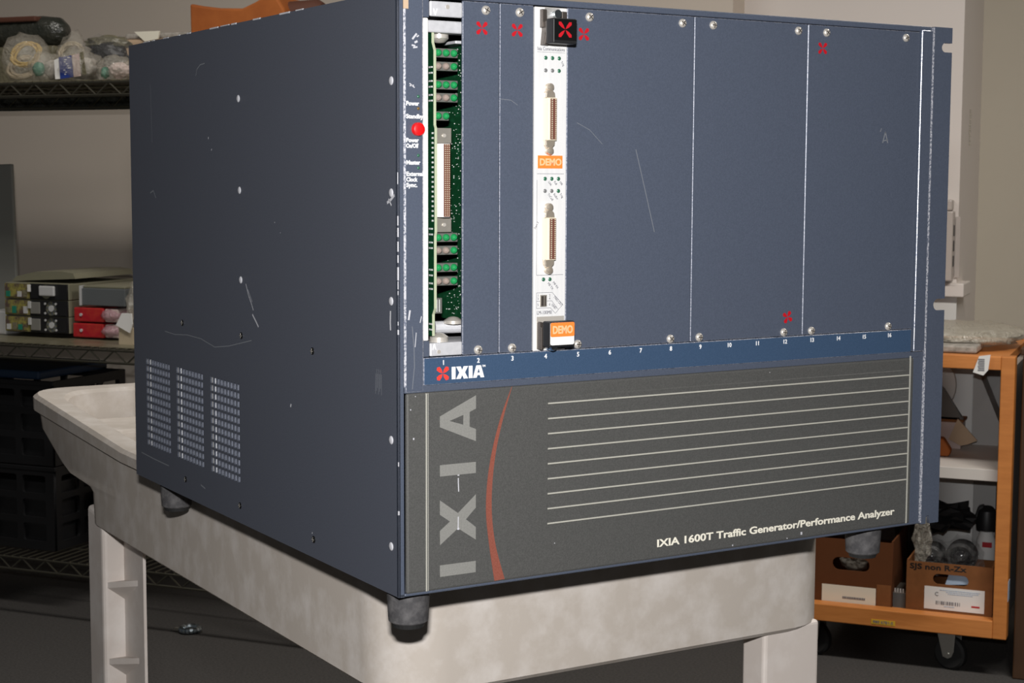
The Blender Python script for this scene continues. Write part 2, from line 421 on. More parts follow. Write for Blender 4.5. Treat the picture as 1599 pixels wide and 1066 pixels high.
ribbon(b, [(0.012, 0.2480), (0.008, 0.2440)], 0.0012, 'yz', -0.0002)
ribbon(b, [(0.0098, 0.1790), (0.0102, 0.1720), (0.0098, 0.1670)], 0.0017, 'yz', -0.0002)
b.build('paint_scratch', 'chip', ch)
b = MB()
ribbon(b, [(0.424, 0.1332), (0.40, 0.1325), (0.37, 0.1345), (0.34, 0.1340), (0.31, 0.1300), (0.28, 0.1335), (0.235, 0.1415)], 0.0007, 'yz', -0.0002)
ribbon(b, [(0.3428, 0.3400), (0.3400, 0.3450), (0.3330, 0.3480), (0.3231, 0.3485)], 0.0009, 'yz', -0.0002)
ribbon(b, [(0.455, 0.2480), (0.447, 0.2500), (0.441, 0.2440)], 0.0012, 'yz', -0.0002)
for _k in range(7): ribbon(b, [(0.031 - _k * 0.0014, 0.125 + 0.002 * (_k % 3)), (0.0305 - _k * 0.0013, 0.138 + 0.003 * (_k % 2))], 0.0005, 'yz', -0.0002)
ribbon(b, [(0.49, 0.0215), (0.46, 0.0205), (0.42, 0.0200)], 0.0010, 'yz', -0.0002)
ribbon(b, [(0.345, 0.0160), (0.335, 0.0145)], 0.0012, 'yz', -0.0002)
ribbon(b, [(0.45, 0.3380), (0.448, 0.2900)], 0.0006, 'yz', -0.0002)
b.build('faint_scuff', 'faint', ch)
# chipped paint along the vertical front corner
b = MB(); rr = random.Random(3)
for z0, z1, dens in [(0.004, 0.055, 0.45), (0.055, 0.13, 0.2), (0.13, 0.165, 0.1), (0.165, 0.232, 0.8), (0.232, 0.37, 0.06)]:
    z = z0
    while z < z1:
        L = rr.uniform(0.002, 0.009)
        if rr.random() < dens:
            w = rr.uniform(0.0002, 0.0006)
            b.box(-0.0002, -0.0002, z, w, w * 1.5, min(z + L, z1))
        z += L + rr.uniform(0.0005, 0.003)
b.build('chipped_edge', 'chip', ch)
b = MB(); y = 0.02
while y < 0.50:
    L = rr.uniform(0.003, 0.02)
    if rr.random() < 0.45: b.box(-0.0004, y, H - rr.uniform(0.0003, 0.0009), 0.0006, y + L, H + 0.0003)
    y += L + rr.uniform(0.001, 0.01)
b.build('chipped_edge', 'chip', ch)

for _o in list(ch.children):
    if _o.name.split('.')[0] in ('paint_scratch', 'faint_scuff', 'chipped_edge'): _o['kind'] = 'stuff'
# front frame ------------------------------------------------------
def rbox(name, mats, x0, y0, z0, x1, y1, z1, bev, parent, bm=-1, seg=2):
    return MB().box(x0, y0, z0, x1, y1, z1).build(name, mats, parent, bevel=bev, bevel_mat=bm, seg=seg)
rbox('corner_flange', ['blue'], 0.0, 0.0, 0.0, 0.0040, 0.003, H, 0.0004, ch)
stripL = rbox('control_strip', ['blue', 'edge_highlight'], 0.0034, -0.0022, 0.1283, 0.0170, 0.0020, H, 0.0011, ch, 1, 1)
rbox('frame_strip', ['blue', 'edge_highlight'], 0.4330, -0.0026, 0.1330, 0.4440, 0.0020, H - 0.003, 0.00035, ch, 1, 1)
rbox('frame_strip', ['blue'], 0.4335, -0.0018, 0.0020, 0.4440, 0.0020, 0.1325, 0.0006, ch)
rbox('top_rail', ['blue'], 0.0170, -0.0015, 0.3700, 0.4440, 0.0020, H, 0.0007, ch)
# rack ear with open mounting slots
def ear_outline():
    x0, x1 = 0.4448, 0.4636
    p = [(x0, 0.0), (0.4503, 0.0), (0.4503, 0.0048), (0.4513, 0.0062), (0.4530, 0.0062), (0.4540, 0.0048), (0.4540, 0.0), (x1, 0.0)]
    for zc, xc, r in ((0.1675, 0.4562, 0.0044), (0.3592, 0.4565, 0.0034)):
        p.append((x1, zc - r))
        p += [(xc + r * math.cos(R(t)), zc + r * math.sin(R(t))) for t in range(270, 89, -20)]
        p.append((x1, zc + r))
    return p + [(x1, H), (x0, H)]
ear = flat('rack_ear', [ear_outline()], 0.0028, 'blue', ch, 'xz', -0.0014)
MB().box(0.4446, -0.0032, 0.0012, 0.4450, -0.0002, H - 0.0008).build('ear_highlight', ['edge_highlight'], ch)  # pale strip added as the highlight along the ear's lit edge

# blank panels ------------------------------------------------------
def emblem(name, mat, parent, x, z, r, y, spin=0.0, fat=0.27):
    bb = MB()
    for k in range(4):
        a = R(45 + 90 * k) + spin
        u = Vector((math.cos(a), math.sin(a))); w = Vector((-u.y, u.x))
        pts = [u * (0.06 * r), u * (0.45 * r) + w * (fat * 0.75 * r), u * (0.92 * r) + w * (fat * r), u * (1.12 * r), u * (0.92 * r) - w * (fat * r), u * (0.45 * r) - w * (fat * 0.75 * r)]
        bb.prism([(q.x, q.y) for q in pts], 0.0, 0.0002)
    return bb.build(name, mat, parent, (x, y, z))
PZ0, PZ1 = 0.1502, 0.3697
panels = [(0.0452, 0.0714, [0.0616, 0.0565], 0.0588), (0.0719, 0.0968, [0.0863, 0.0816], 0.0845), (0.1222, 0.2240, [0.1392, 0.2141, 0.1318, 0.2074], 0.1349),
          (0.2245, 0.3243, [0.2401, 0.3155, 0.2320, 0.3075], None), (0.3248, 0.4326, [0.3416, 0.4186, 0.3333, 0.4082], 0.3383)]
for x0, x1, sx, ex in panels:
    pn = rbox('blank_panel', ['blue', 'panel_edge'], x0, -0.0004, PZ0, x1, 0.0018, PZ1, 0.00045, ch, 1, 1)
    half = len(sx) // 2
    for k, x in enumerate(sx):
        z = 0.3648 if k < half else 0.1529
        s = link_mesh('screw', SCREW, pn, (x, -0.0003, z), (0, random.uniform(0, 1.5), 0))
    if ex: emblem('emblem', 'red_ink', pn, ex, 0.3537, 0.0047, -0.0006)
    else: emblem('emblem', 'red_ink', pn, 0.3108, 0.1636, 0.0044, -0.0006, 0.25, 0.33)
    if x0 == 0.1222:
        bb = MB(); ribbon(bb, [(0.1769, 0.2805), (0.1850, 0.2530), (0.1929, 0.2256)], 0.0005, 'xz', -0.00055)
        ribbon(bb, [(0.130, 0.297), (0.140, 0.2925), (0.150, 0.2835)], 0.0003, 'xz', -0.00055)
        bb.build('paint_scratch', 'faint', pn)
    if x0 == 0.3248:
        bb = MB()
        ribbon(bb, [(0.398, 0.2880), (0.4005, 0.2960), (0.403, 0.2880)], 0.0010, 'xz', -0.00055)
        ribbon(bb, [(0.399, 0.2895), (0.403, 0.2905)], 0.0008, 'xz', -0.00055)
        ribbon(bb, [(0.3955, 0.2960), (0.3965, 0.2985)], 0.0007, 'xz', -0.00055)
        bb.build('paint_scratch', 'faint', pn)
    if x0 == 0.0719:
        bb = MB(); ribbon(bb, [(0.0722, 0.3105), (0.080, 0.3100), (0.0850, 0.3070)], 0.0003, 'xz', -0.00055)
        bb.build('paint_scratch', 'faint', pn)

# number rail ------------------------------------------------------
rail = rbox('number_rail', ['blue_rail', 'panel_edge'], 0.0172, -0.0010, 0.1325, 0.4318, 0.0020, 0.1498, 0.0005, ch, 1, 1)
for k in range(16):
    text('slot_number', str(k + 1), 0.0042, 'white_ink', rail, 0.0311 + 0.0252 * k, -0.0012, 0.1449, 0.00008, 0.95, 'CENTER')
emblem('emblem', 'red_orange', rail, 0.0306, 0.1394, 0.0050, -0.0013, 0, 0.30)
# white logo letters I X I A
def L_I(x, z, w, h): return [[(x, z), (x + w, z), (x + w, z + h), (x, z + h)]]
def L_X(x, z, w, h, t):
    m = x + w / 2; c = z + h / 2; q = t * 0.55
    return [[(x, z), (x + t, z), (m, c - q * 0.9), (x + w - t, z), (x + w, z), (m + t * 0.62, c), (x + w, z + h), (x + w - t, z + h), (m, c + q * 0.9), (x + t, z + h), (x, z + h), (m - t * 0.62, c)]]
def L_A(x, z, w, h, t):
    m = x + w / 2
    out = [(x, z), (x + t, z), (x + t + w * 0.07, z + h * 0.2), (x + w - t - w * 0.07, z + h * 0.2), (x + w - t, z), (x + w, z), (m + t * 0.62, z + h), (m - t * 0.62, z + h)]
    hole = [(m - w * 0.115, z + h * 0.40), (m + w * 0.115, z + h * 0.40), (m, z + h * 0.74)]
    return [out, hole]
lg = []
lg += L_I(0.0370, 0.1354, 0.0027, 0.0078) + L_X(0.0402, 0.1354, 0.0086, 0.0078, 0.0032) + L_I(0.0493, 0.1354, 0.0027, 0.0078) + L_A(0.0523, 0.1354, 0.0083, 0.0078, 0.0027)
flat('logo', lg, 0.0002, 'white_ink', rail, 'xz', -0.0012)
text('trade_mark', 'TM', 0.0018, 'white_ink', rail, 0.0590, -0.0012, 0.1420, 0.00004)

# control strip: lamps, power button, words ---------------------------
YL = -0.0024
for z, s, w in [(0.3060, 'Power', 0.0088), (0.2982, 'Standby', 0.0118), (0.2838, 'Power', 0.0086), (0.2804, 'On/Off', 0.0084), (0.2703, 'Master', 0.0096), (0.2634, 'External', 0.0116), (0.2600, 'Clock', 0.0078), (0.2566, 'Sync.', 0.0076)]:
    text('lettering', s, 0.0036, 'white_ink', stripL, 0.0046, YL, z - 0.0012, 0.00012, width=w)
def lamp_mesh(name, r, mat, h=0.0012):
    bb = MB(); bb.smooth = True
    bb.lathe([(r, 0.001), (r, -h * 0.3), (r * 0.8, -h * 0.75), (r * 0.4, -h)], axis='y', n=14)
    return bb.mesh(name, mat)
LM_G = lamp_mesh('lamp_green', 0.0010, 'led_dark', 0.0007); LM_A = lamp_mesh('lamp_amber', 0.0010, 'led_amber', 0.0007)
for z, mm in ((0.3103, LM_G), (0.3030, LM_A), (0.2746, LM_G), (0.2670, LM_G)):
    link_mesh('indicator_lamp', mm, stripL, (0.0131, -0.0021, z))
bb = MB(); bb.smooth = True
bb.lathe([(0.0041, 0.001), (0.0041, -0.0022), (0.0037, -0.0030), (0.0028, -0.0034), (0.0010, -0.0035)], axis='y', n=24)
bt = bb.build('power_button', 'red_button', stripL, (0.0124, -0.0022, 0.2905)); bt['label'] = 'round red power button'
bb = MB()
for (x, z, dx, dz, w) in [(0.0090, 0.3445, 0.003, 0.0035, 0.0012), (0.0105, 0.3425, 0.002, 0.0010, 0.0013), (0.0085, 0.3410, 0.0025, -0.0004, 0.0010), (0.0120, 0.3460, 0.0015, 0.0010, 0.0008), (0.0095, 0.3395, 0.0030, 0.0005, 0.0010), (0.0070, 0.3180, 0.0035, -0.0025, 0.0007), (0.0070, 0.3165, 0.0030, 0.0005, 0.0006), (0.0060, 0.1740, 0.0010, 0.0060, 0.0012), (0.0105, 0.1570, 0.0008, 0.0090, 0.0005), (0.0140, 0.1720, 0.0010, 0.0040, 0.0006)]:
    ribbon(bb, [(x, z), (x + dx, z + dz)], w, 'xz', YL)
bb.build('paint_scratch', 'chip', stripL)
bb = MB()
ribbon(bb, [(0.0085, 0.1700), (0.0098, 0.1560), (0.0100, 0.1450), (0.0085, 0.1310)], 0.0004, 'xz', YL)
bb.build('faint_scuff', 'faint', stripL)

def loft_z(poly, z0, z1):
    n = len(poly)
    return MB().add([(x, y, z0) for x, y in poly] + [(x, y, z1) for x, y in poly], [tuple(range(n - 1, -1, -1)), tuple(range(n, 2 * n))] + [(k, (k + 1) % n, n + (k + 1) % n, n + k) for k in range(n)])
MB().box(0.0028, -0.0027, 0.3625, 0.0062, -0.0021, 0.3738).build('tape_residue', 'tan', stripL)
# slot 1: open bay with bare circuit boards ------------------------------
tabs = MB().box(0.0222, -0.0006, 0.3592, 0.0450, 0.0016, 0.3685).build('mounting_tab', 'alu', ch, bevel=0.0008)
MB().tube((0.0343, -0.0008, 0.3653), (0.0343, 0.0002, 0.3653), 0.0014, n=14).build('tab_hole', 'steel', tabs)
text('arrow_mark', 'V', 0.0058, 'white_ink', tabs, 0.0243, -0.0008, 0.3598, 0.0001, 0.8)
tabs2 = MB().box(0.0220, -0.0006, 0.1504, 0.0450, 0.0016, 0.1588).build('mounting_tab', 'alu', ch, bevel=0.0008)
MB().tube((0.0281, -0.0008, 0.1531), (0.0281, 0.0002, 0.1531), 0.0013, n=14).build('tab_hole', 'steel', tabs2)
text('arrow_mark', '\u039b', 0.0050, 'white_ink', tabs2, 0.0235, -0.0008, 0.1546, 0.0001, 0.8)
rbox('card_guide', ['white_bar'], 0.0173, -0.0012, 0.1604, 0.0207, 0.0030, 0.3580, 0.0008, ch)
rbox('guide_seat', ['blue'], 0.0172, 0.0, 0.1502, 0.0218, 0.0016, 0.1602, 0.0004, ch)
rbox('guide_seat', ['blue'], 0.0172, 0.0, 0.3584, 0.0218, 0.0016, 0.3695, 0.0004, ch)
rbox('bay_crossbar', ['alu'], 0.0210, 0.0045, 0.3500, 0.0700, 0.016, 0.3575, 0.001, ch)
rbox('bay_floor', ['alu'], 0.0210, 0.0016, 0.1560, 0.0700, 0.060, 0.1585, 0.0006, ch)
MB().tube((0.036, 0.020, 0.1665), (0.075, 0.012, 0.1665), 0.0040, n=14).build('bay_rod', 'alu', ch)
bb = MB(); bb.smooth = True
bb.lathe([(0.006, 0.0), (0.006, 0.002), (0.003, 0.004), (0.001, 0.0045)], c=(0.0465, 0.014, 0.1690), n=16); bb.build('bay_stud', 'steel', ch)
bb = MB(); bb.smooth = True
bb.lathe([(0.006, 0.0), (0.006, 0.003), (0.003, 0.005), (0.001, 0.0055)], c=(0.0340, 0.010, 0.1585), n=16); bb.build('bay_stud', 'steel', ch)
bb = MB(); bb.smooth = True
bb.lathe([(0.001, -0.0055), (0.0035, -0.005), (0.006, -0.0025), (0.006, 0.0)], c=(0.0375, 0.016, 0.3500), n=16); bb.build('bay_stud', 'steel', ch)
rbox('bay_bracket', ['alu'], 0.0470, 0.012, 0.3445, 0.0640, 0.030, 0.3465, 0.0006, ch)
# board seen on edge (stepped front edge) and the board face behind it
brd = MB().prism_x([(0.0060, 0.1625), (0.0060, 0.1760), (0.0035, 0.1800), (0.0035, 0.2250), (0.0028, 0.2275), (0.0028, 0.2915), (0.0040, 0.2935), (0.0040, 0.3390), (0.0065, 0.3440), (0.0065, 0.3540), (0.22, 0.3540), (0.22, 0.1625)], 0.0270, 0.0287).build('circuit_board', 'pcb', ch)
edge = MB()
prof = [(0.0060, 0.1625), (0.0060, 0.1760), (0.0035, 0.1800), (0.0035, 0.2250), (0.0028, 0.2275), (0.0028, 0.2915), (0.0040, 0.2935), (0.0040, 0.3390), (0.0065, 0.3440), (0.0065, 0.3540)]
for (y0, z0), (y1, z1) in zip(prof[:-1], prof[1:]):
    edge.prism_x([(y0, z0), (y1, z1), (y1 - 0.0002, z1), (y0 - 0.0002, z0)], 0.02695, 0.02875)
edge.build('board_edge', 'pcb_edge', brd)
pads = MB(); z = 0.166
rp = random.Random(11)
while z < 0.352:
    if 0.228 < z < 0.291: pads.box(0.0266, 0.0045, z, 0.02702, 0.0060, z + 0.0011); z += 0.0030
    else:
        if rp.random() < 0.55: pads.box(0.0266, 0.0055, z, 0.02702, 0.0095, z + 0.0010); pads.box(0.0266, 0.0055, z + 0.0035, 0.02702, 0.0095, z + 0.0045)
        z += 0.0085
pads.build('solder_pads', 'pad', brd)
brd2 = MB().box(0.0560, 0.010, 0.1700, 0.0576, 0.23, 0.3440).build('circuit_board', 'pcb', ch)
sp = MB()
for k in range(260):
    y = rp.uniform(0.012, 0.040); z = rp.uniform(0.172, 0.342); s = rp.choice((0.0002, 0.0003, 0.0005))
    sp.box(0.0557, y, z, 0.05602, y + s, z + s * 1.3)
spk = sp.build('solder_dots', 'pad', brd2); spk['kind'] = 'stuff'
LED_G = lamp_mesh('led_green_lens', 0.0023, 'led_green', 0.0026); LED_C = lamp_mesh('led_clear_lens', 0.0023, 'led_clear', 0.0026)
for z, kinds in [(0.3383, 'ggg'), (0.3301, 'ccg'), (0.3187, 'ggg'), (0.3108, 'ccg'), (0.2994, 'gg'), (0.2238, 'ggg'), (0.2157, 'ccg'), (0.2049, 'ggg'), (0.1964, 'ccg')]:
    x1 = 0.0288 + 0.0190 * len(kinds) / 3
    blk = MB().box(0.0288, 0.0105, z - 0.0028, x1, 0.018, z + 0.0028).build('led_block', 'led_block', brd, bevel=0.0003)
    for k, c in enumerate(kinds):
        link_mesh('led', LED_G if c == 'g' else LED_C, blk, (0.0336 + 0.0056 * k, 0.0105, z))
cn = loft_z([(0.0290, 0.0068), (0.0328, 0.0020), (0.0377, 0.0020), (0.0377, 0.0145), (0.0290, 0.0145)], 0.2367, 0.2822).build('board_connector', 'white_bar', brd, bevel=0.0003)
MB().box(0.0330, 0.0018, 0.2370, 0.0376, 0.0024, 0.2819).build('pin_field', 'pins', cn)
pp = MB()
for k in range(34):
    z = 0.2377 + k * 0.00131
    for x in (0.0338, 0.0352, 0.0366): pp.box(x, 0.0014, z, x + 0.0005, 0.0020, z + 0.0006)
pp = pp.build('pins', 'pin_gold', cn); pp['kind'] = 'stuff'
for z0, z1 in ((0.2825, 0.2920), (0.2272, 0.2364)):
    hd = MB().box(0.0311, 0.0085, z0, 0.0422, 0.0145, z1).build('connector_hood', 'grey_metal', cn, bevel=0.0003)
    MB().tube((0.0368, 0.0080, (z0 + z1) / 2), (0.0368, 0.0090, (z0 + z1) / 2), 0.0012, n=12).build('hood_rivet', 'steel', hd) if False else None
    MB().tube((0.0368, 0.0078, (z0 + z1) / 2), (0.0368, 0.0090, (z0 + z1) / 2), 0.0012, n=12).build('hood_rivet', 'steel', cn)
sw = MB().box(0.0289, 0.0060, 0.1765, 0.0341, 0.0140, 0.1862).build('switch_block', 'led_block', brd, bevel=0.0002)
MB().box(0.0300, 0.0057, 0.1775, 0.0305, 0.0061, 0.1852).box(0.0318, 0.0057, 0.1775, 0.0323, 0.0061, 0.1852).build('switch_marks', 'pad', sw)
# dark divider closing the bay on the right and the rear
MB().box(0.0700, 0.004, 0.15, 0.0715, 0.30, 0.37).build('bay_divider', 'black', ch)
MB().box(0.0150, 0.230, 0.13, 0.0715, 0.232, 0.372).build('bay_backplane', 'black', ch)

# slot 4: load module -------------------------------------------------
fp = rbox('module_faceplate', ['face', 'white_bar'], 0.0974, -0.0012, 0.1500, 0.1216, 0.0012, 0.3692, 0.0004, ch, 1, 1)
fp['label'] = 'narrow brushed aluminium module faceplate with two connectors'
YF = -0.0014
text('maker_name', 'Ixia Communications', 0.0032, 'grey_ink', fp, 0.0990, YF, 0.3420, 0, width=0.0205)
MB().box(0.0990, YF, 0.34085, 0.1200, YF + 0.0001, 0.34105).build('print_rule', 'grey_ink', fp)
FL_D = lamp_mesh('face_lamp_dark', 0.0013, 'led_dark', 0.0006); FL_G = lamp_mesh('face_lamp_grey', 0.0013, 'led_grey', 0.0006)
for z, ks in [(0.3374, 'ggg'), (0.3295, 'nng'), (0.2608, 'ggg'), (0.2530, 'nng')]:
    for k, c in enumerate(ks): link_mesh('lamp', FL_D if c == 'g' or z > 0.335 else FL_G, fp, (0.1054 + 0.0051 * k, -0.0012, z))
for x in (0.1046, 0.1095): link_mesh('lamp', FL_D, fp, (x, -0.0012, 0.1962))
for x, z, s in [(0.1075, 0.2587, 'Link'), (0.1118, 0.2587, 'Full'), (0.1160, 0.2587, '100'), (0.1072, 0.2508, 'TxColl'), (0.1115, 0.2508, 'RxErr'), (0.1163, 0.2508, 'Trig'), (0.1075, 0.1935, 'MII TX'), (0.1115, 0.1940, 'MII RX'), (0.1165, 0.3350, 'Trig')]:
    text('lamp_caption', s, 0.0022, 'grey_ink', fp, x, YF, z, 0, 0.9, spin=R(-50))
text('port_caption', 'Port 2', 0.0022, 'grey_ink', fp, 0.0984, YF, 0.2285, 0, 0.9, spin=R(62))
def rules(segs, w=0.00028):
    q = MB()
    for (x0, z0), (x1, z1) in segs:
        ribbon(q, [(x0, z0), (x1, z1)], w, 'xz', YF)
    return q.build('printed_outline', 'grey_ink', fp)
rules([((0.0992, 0.2600), (0.0992, 0.1990)), ((0.0992, 0.1990), (0.1196, 0.1990)), ((0.0992, 0.2640), (0.1196, 0.2640))])
rules([((0.0993, 0.1877), (0.1112, 0.1877)), ((0.1112, 0.1877), (0.1195, 0.1796)), ((0.1195, 0.1796), (0.1138, 0.1740)), ((0.1138, 0.1740), (0.1099, 0.1777)), ((0.1099, 0.1777), (0.0993, 0.1777)), ((0.0993, 0.1777), (0.0993, 0.1877)), ((0.0993, 0.1822), (0.1110, 0.1822)), ((0.1110, 0.1822), (0.1160, 0.1765))])
for x, z, s in [(0.0999, 0.1852, '1'), (0.0999, 0.1831, '3'), (0.0999, 0.1793, '5'), (0.1088, 0.1852, '2'), (0.1088, 0.1831, '4'), (0.1088, 0.1793, '6')]:
    text('pin_number', s, 0.0022, 'grey_ink', fp, x, YF, z, 0)
text('jack_caption', 'TRIG OUT', 0.0024, 'grey_ink', fp, 0.1120, YF, 0.1846, 0, 0.85, spin=R(-45))
text('jack_caption', 'GND', 0.0023, 'grey_ink', fp, 0.1106, YF, 0.1795, 0, 0.85, spin=R(-45))
text('model_name', 'LM-100MII', 0.0034, 'grey_ink', fp, 0.0995, YF, 0.1737, 0, width=0.0112)
jk = MB().box(0.1020, -0.0016, 0.1785, 0.1072, -0.0010, 0.1862).build('pin_header', 'grey_metal', fp, bevel=0.0004)
MB().box(0.1027, -0.0019, 0.1792, 0.1046, -0.0014, 0.1855).box(0.1053, -0.0019, 0.1792, 0.1062, -0.0014, 0.1855).build('header_pins', 'dark_metal', jk)
# orange sticker
st = MB().box(0.0998, -0.0016, 0.2674, 0.1184, -0.0011, 0.2756).build('sticker', 'orange', fp)
text('sticker_word', 'DEMO', 0.0060, 'orange_pale', st, 0.1007, -0.0018, 0.2694, 0.00022, width=0.0166)
# two tall pin connectors with hoods and jack screws
def face_connector(zt, zb):
    h = zt - zb; c = loft_z([(0.1028, -0.0010), (0.1052, -0.0058), (0.1112, -0.0060), (0.1112, 0.0), (0.1028, 0.0)], zb, zt).build('connector', 'brass', fp, bevel=0.0004)
    MB().box(0.1062, -0.0063, zb + 0.0006, 0.1108, -0.0058, zt - 0.0006).build('pin_field', 'pins', c)
    q = MB(); n = 20
    for k in range(n):
        z = zb + 0.0012 + k * (h - 0.0028) / (n - 1)
        for x in (0.1069, 0.1096): q.box(x, -0.0067, z, x + 0.0007, -0.0062, z + 0.0007)
    q = q.build('pins', 'pin_gold', c); q['kind'] = 'stuff'
    for s in (1, -1):
        z0 = zt if s > 0 else zb
        q = MB().prism([(0.1035, z0 - s * 0.0004), (0.1110, z0 - s * 0.0004), (0.1106, z0 + s * 0.0030), (0.1086, z0 + s * 0.0050), (0.1052, z0 + s * 0.0050), (0.1040, z0 + s * 0.0030)], -0.0046, 0.0)
        q.build('connector_hood', 'nickel', c, bevel=0.0005)
        q = MB(); q.smooth = True
        q.lathe([(0.0026, 0.0), (0.0026, -0.0030), (0.0022, -0.0038), (0.0010, -0.0042)], axis='y', n=16)
        q.build('jack_screw', 'nickel', c, (0.1074, -0.0012, z0 + s * 0.0066))
face_connector(0.3122, 0.2852)
face_connector(0.2360, 0.2088)
# ejector handles, top and bottom
ej = MB().box(0.1008, -0.0040, 0.3560, 0.1046, -0.0008, 0.3676).prism([(0.1012, 0.3450), (0.1046, 0.3450), (0.1046, 0.3570), (0.1024, 0.3560)], -0.0060, -0.0008).box(0.1158, -0.0040, 0.3600, 0.1198, -0.0008, 0.3668).build('ejector_bracket', 'dark_metal', fp, bevel=0.0005)
MB().box(0.1046, -0.0012, 0.3600, 0.1160, -0.0005, 0.3690).build('bracket_base', 'steel', ej)
MB().tube((0.1123, -0.0050, 0.3650), (0.1123, -0.0008, 0.3650), 0.0027, 0.0024, n=16).build('bracket_screw', 'zinc', ej)
cap = MB().box(0.1012, -0.0165, 0.3455, 0.1190, -0.0080, 0.3612).build('ejector_handle', 'black', fp, bevel=0.0008)
MB().prism_x([(-0.0080, 0.3460), (-0.0080, 0.3605), (-0.0008, 0.3585), (-0.0008, 0.3475)], 0.1022, 0.1150).build('ejector_arm', 'dark_metal', cap)
MB().box(0.1020, -0.0168, 0.3475, 0.1186, -0.0163, 0.3606).build('emblem_plate', 'black_gloss', cap)
emblem('emblem', 'red_ink', cap, 0.1098, 0.3541, 0.0060, -0.0171, 0, 0.20)
ej = MB().box(0.1000, -0.0040, 0.1510, 0.1024, -0.0008, 0.1690).prism([(0.1000, 0.1510), (0.1020, 0.1510), (0.1060, 0.1660), (0.1000, 0.1660)], -0.0060, -0.0040).box(0.1160, -0.0050, 0.1512, 0.1200, -0.0008, 0.1640).build('ejector_bracket', 'dark_metal', fp, bevel=0.0005)
MB().box(0.0996, -0.0013, 0.1512, 0.1206, -0.0006, 0.1722).build('bracket_base', 'steel', ej)
MB().tube((0.1070, -0.0060, 0.1540), (0.1070, -0.0008, 0.1540), 0.0026, n=16).build('bracket_post', 'steel', ej)
bb = MB(); bb.smooth = True
bb.lathe([(0.0027, 0.0), (0.0027, -0.006), (0.0022, -0.0072), (0.0009, -0.0077)], axis='y', n=16)
bb.build('bracket_screw', 'zinc', ej, (0.1086, -0.0012, 0.1528))
cap = MB().box(0.0997, -0.0165, 0.1535, 0.1192, -0.0080, 0.1700).build('ejector_handle', 'black', fp, bevel=0.0010)
MB().prism_x([(-0.0080, 0.1545), (-0.0080, 0.1695), (-0.0008, 0.1680), (-0.0008, 0.1560)], 0.1022, 0.1150).build('ejector_arm', 'dark_metal', cap)
fl = flat('handle_label', [rrect(0.1003, 0.1550, 0.1184, 0.1694, 0.0012)], 0.0003, 'white', cap, 'xz', -0.0167)
flat('orange_band', [rrect(0.1003, 0.1603, 0.1184, 0.1694, 0.0010)], 0.0002, 'orange', cap, 'xz', -0.0170)
text('label_word', 'DEMO', 0.0068, 'orange_pale', cap, 0.1016, -0.0172, 0.1625, 0.00025, width=0.0152)

# grey front bezel ------------------------------------------------------
rbox('rail_lip', ['blue'], 0.0034, -0.0020, 0.1284, 0.4440, 0.0, 0.1326, 0.0005, ch)
bz = rbox('front_bezel', ['bezel'], 0.0040, -0.0030, 0.0022, 0.4335, 0.0, 0.1285, 0.0016, ch)
rbox('bezel_edge', ['blue'], 0.0030, -0.0022, 0.0006, 0.4440, 0.0, 0.0026, 0.0008, ch)
YB = -0.0032
MB().box(0.0174, YB - 0.0004, 0.0028, 0.0181, YB + 0.0004, 0.1280).build('trim_line', 'bezel_line', bz)
MB().box(0.0190, YB, 0.0028, 0.0193, YB + 0.0004, 0.1280).build('trim_line', 'bezel_line', bz)
MB().box(0.4288, YB - 0.0004, 0.0028, 0.4296, YB + 0.0004, 0.1300).build('trim_line', 'bezel_line', bz)
# nine raised fins with pale upper faces
fm = MB().prism_x([(0.0, -0.0016), (-0.0006, -0.0010), (-0.0006, 0.0030), (0.0, 0.0036)], 0.0, 0.3205).mesh('fin', 'bezel')
lm = MB().tube((0.0, 0.0, 0.0), (0.3205, 0.0, 0.0), 0.00058, n=8).mesh('fin_edge', 'bezel_line', smooth=True)
for k in range(9):
    z = 0.1156 - k * 0.00990
    f = link_mesh('fin', fm, bz, (0.1072, YB + 0.0003, z + 0.0006))
    link_mesh('fin_edge', lm, f, (0.0, -0.0006, -0.0006))
# big lettering, read from bottom to top
big = [[(0.0274, 0.0107), (0.0534, 0.0107), (0.0534, 0.0181), (0.0274, 0.0181)]]
big += [[(0.0274, 0.0748), (0.0534, 0.0748), (0.0534, 0.0820), (0.0274, 0.0820)]]
big += [[(0.0274, 0.0322), (0.0358, 0.0395), (0.0442, 0.0322 + 0.0022), (0.0534, 0.0325), (0.0534, 0.0412)]] and []
big += [[(0.0274, 0.0310), (0.0404, 0.0405), (0.0534, 0.0318), (0.0534, 0.0400), (0.0462, 0.0457), (0.0534, 0.0525), (0.0534, 0.0612), (0.0404, 0.0503), (0.0274, 0.0597), (0.0274, 0.0505), (0.0346, 0.0455), (0.0274, 0.0402)]]
big += [[(0.0274, 0.1060), (0.0274, 0.1128), (0.0534, 0.1246), (0.0534, 0.1160), (0.0488, 0.1142), (0.0488, 0.1048), (0.0534, 0.1030), (0.0534, 0.0952)], [(0.0442, 0.1064), (0.0442, 0.1126), (0.0343, 0.1095)]]
flat('big_lettering', big, 0.0002, 'letter_grey', bz, 'xz', YB)
bb = MB()
ribbon(bb, [(0.0405, 0.0728), (0.0405, 0.0700), (0.0408, 0.0640)], 0.0007, 'xz', YB - 0.0003)
ribbon(bb, [(0.0405, 0.0480), (0.0404, 0.0400)], 0.0007, 'xz', YB - 0.0003)
bb.box(0.0398, YB - 0.0004, 0.0396, 0.0412, YB, 0.0408).box(0.0400, YB - 0.0004, 0.0742, 0.0412, YB, 0.0748)
bb.build('paint_scratch', 'chip', bz)
left = [(0.0798, 0.1284), (0.0717, 0.1093), (0.0656, 0.0890), (0.0619, 0.0686), (0.0610, 0.0479), (0.0634, 0.0268), (0.0673, 0.0033)]
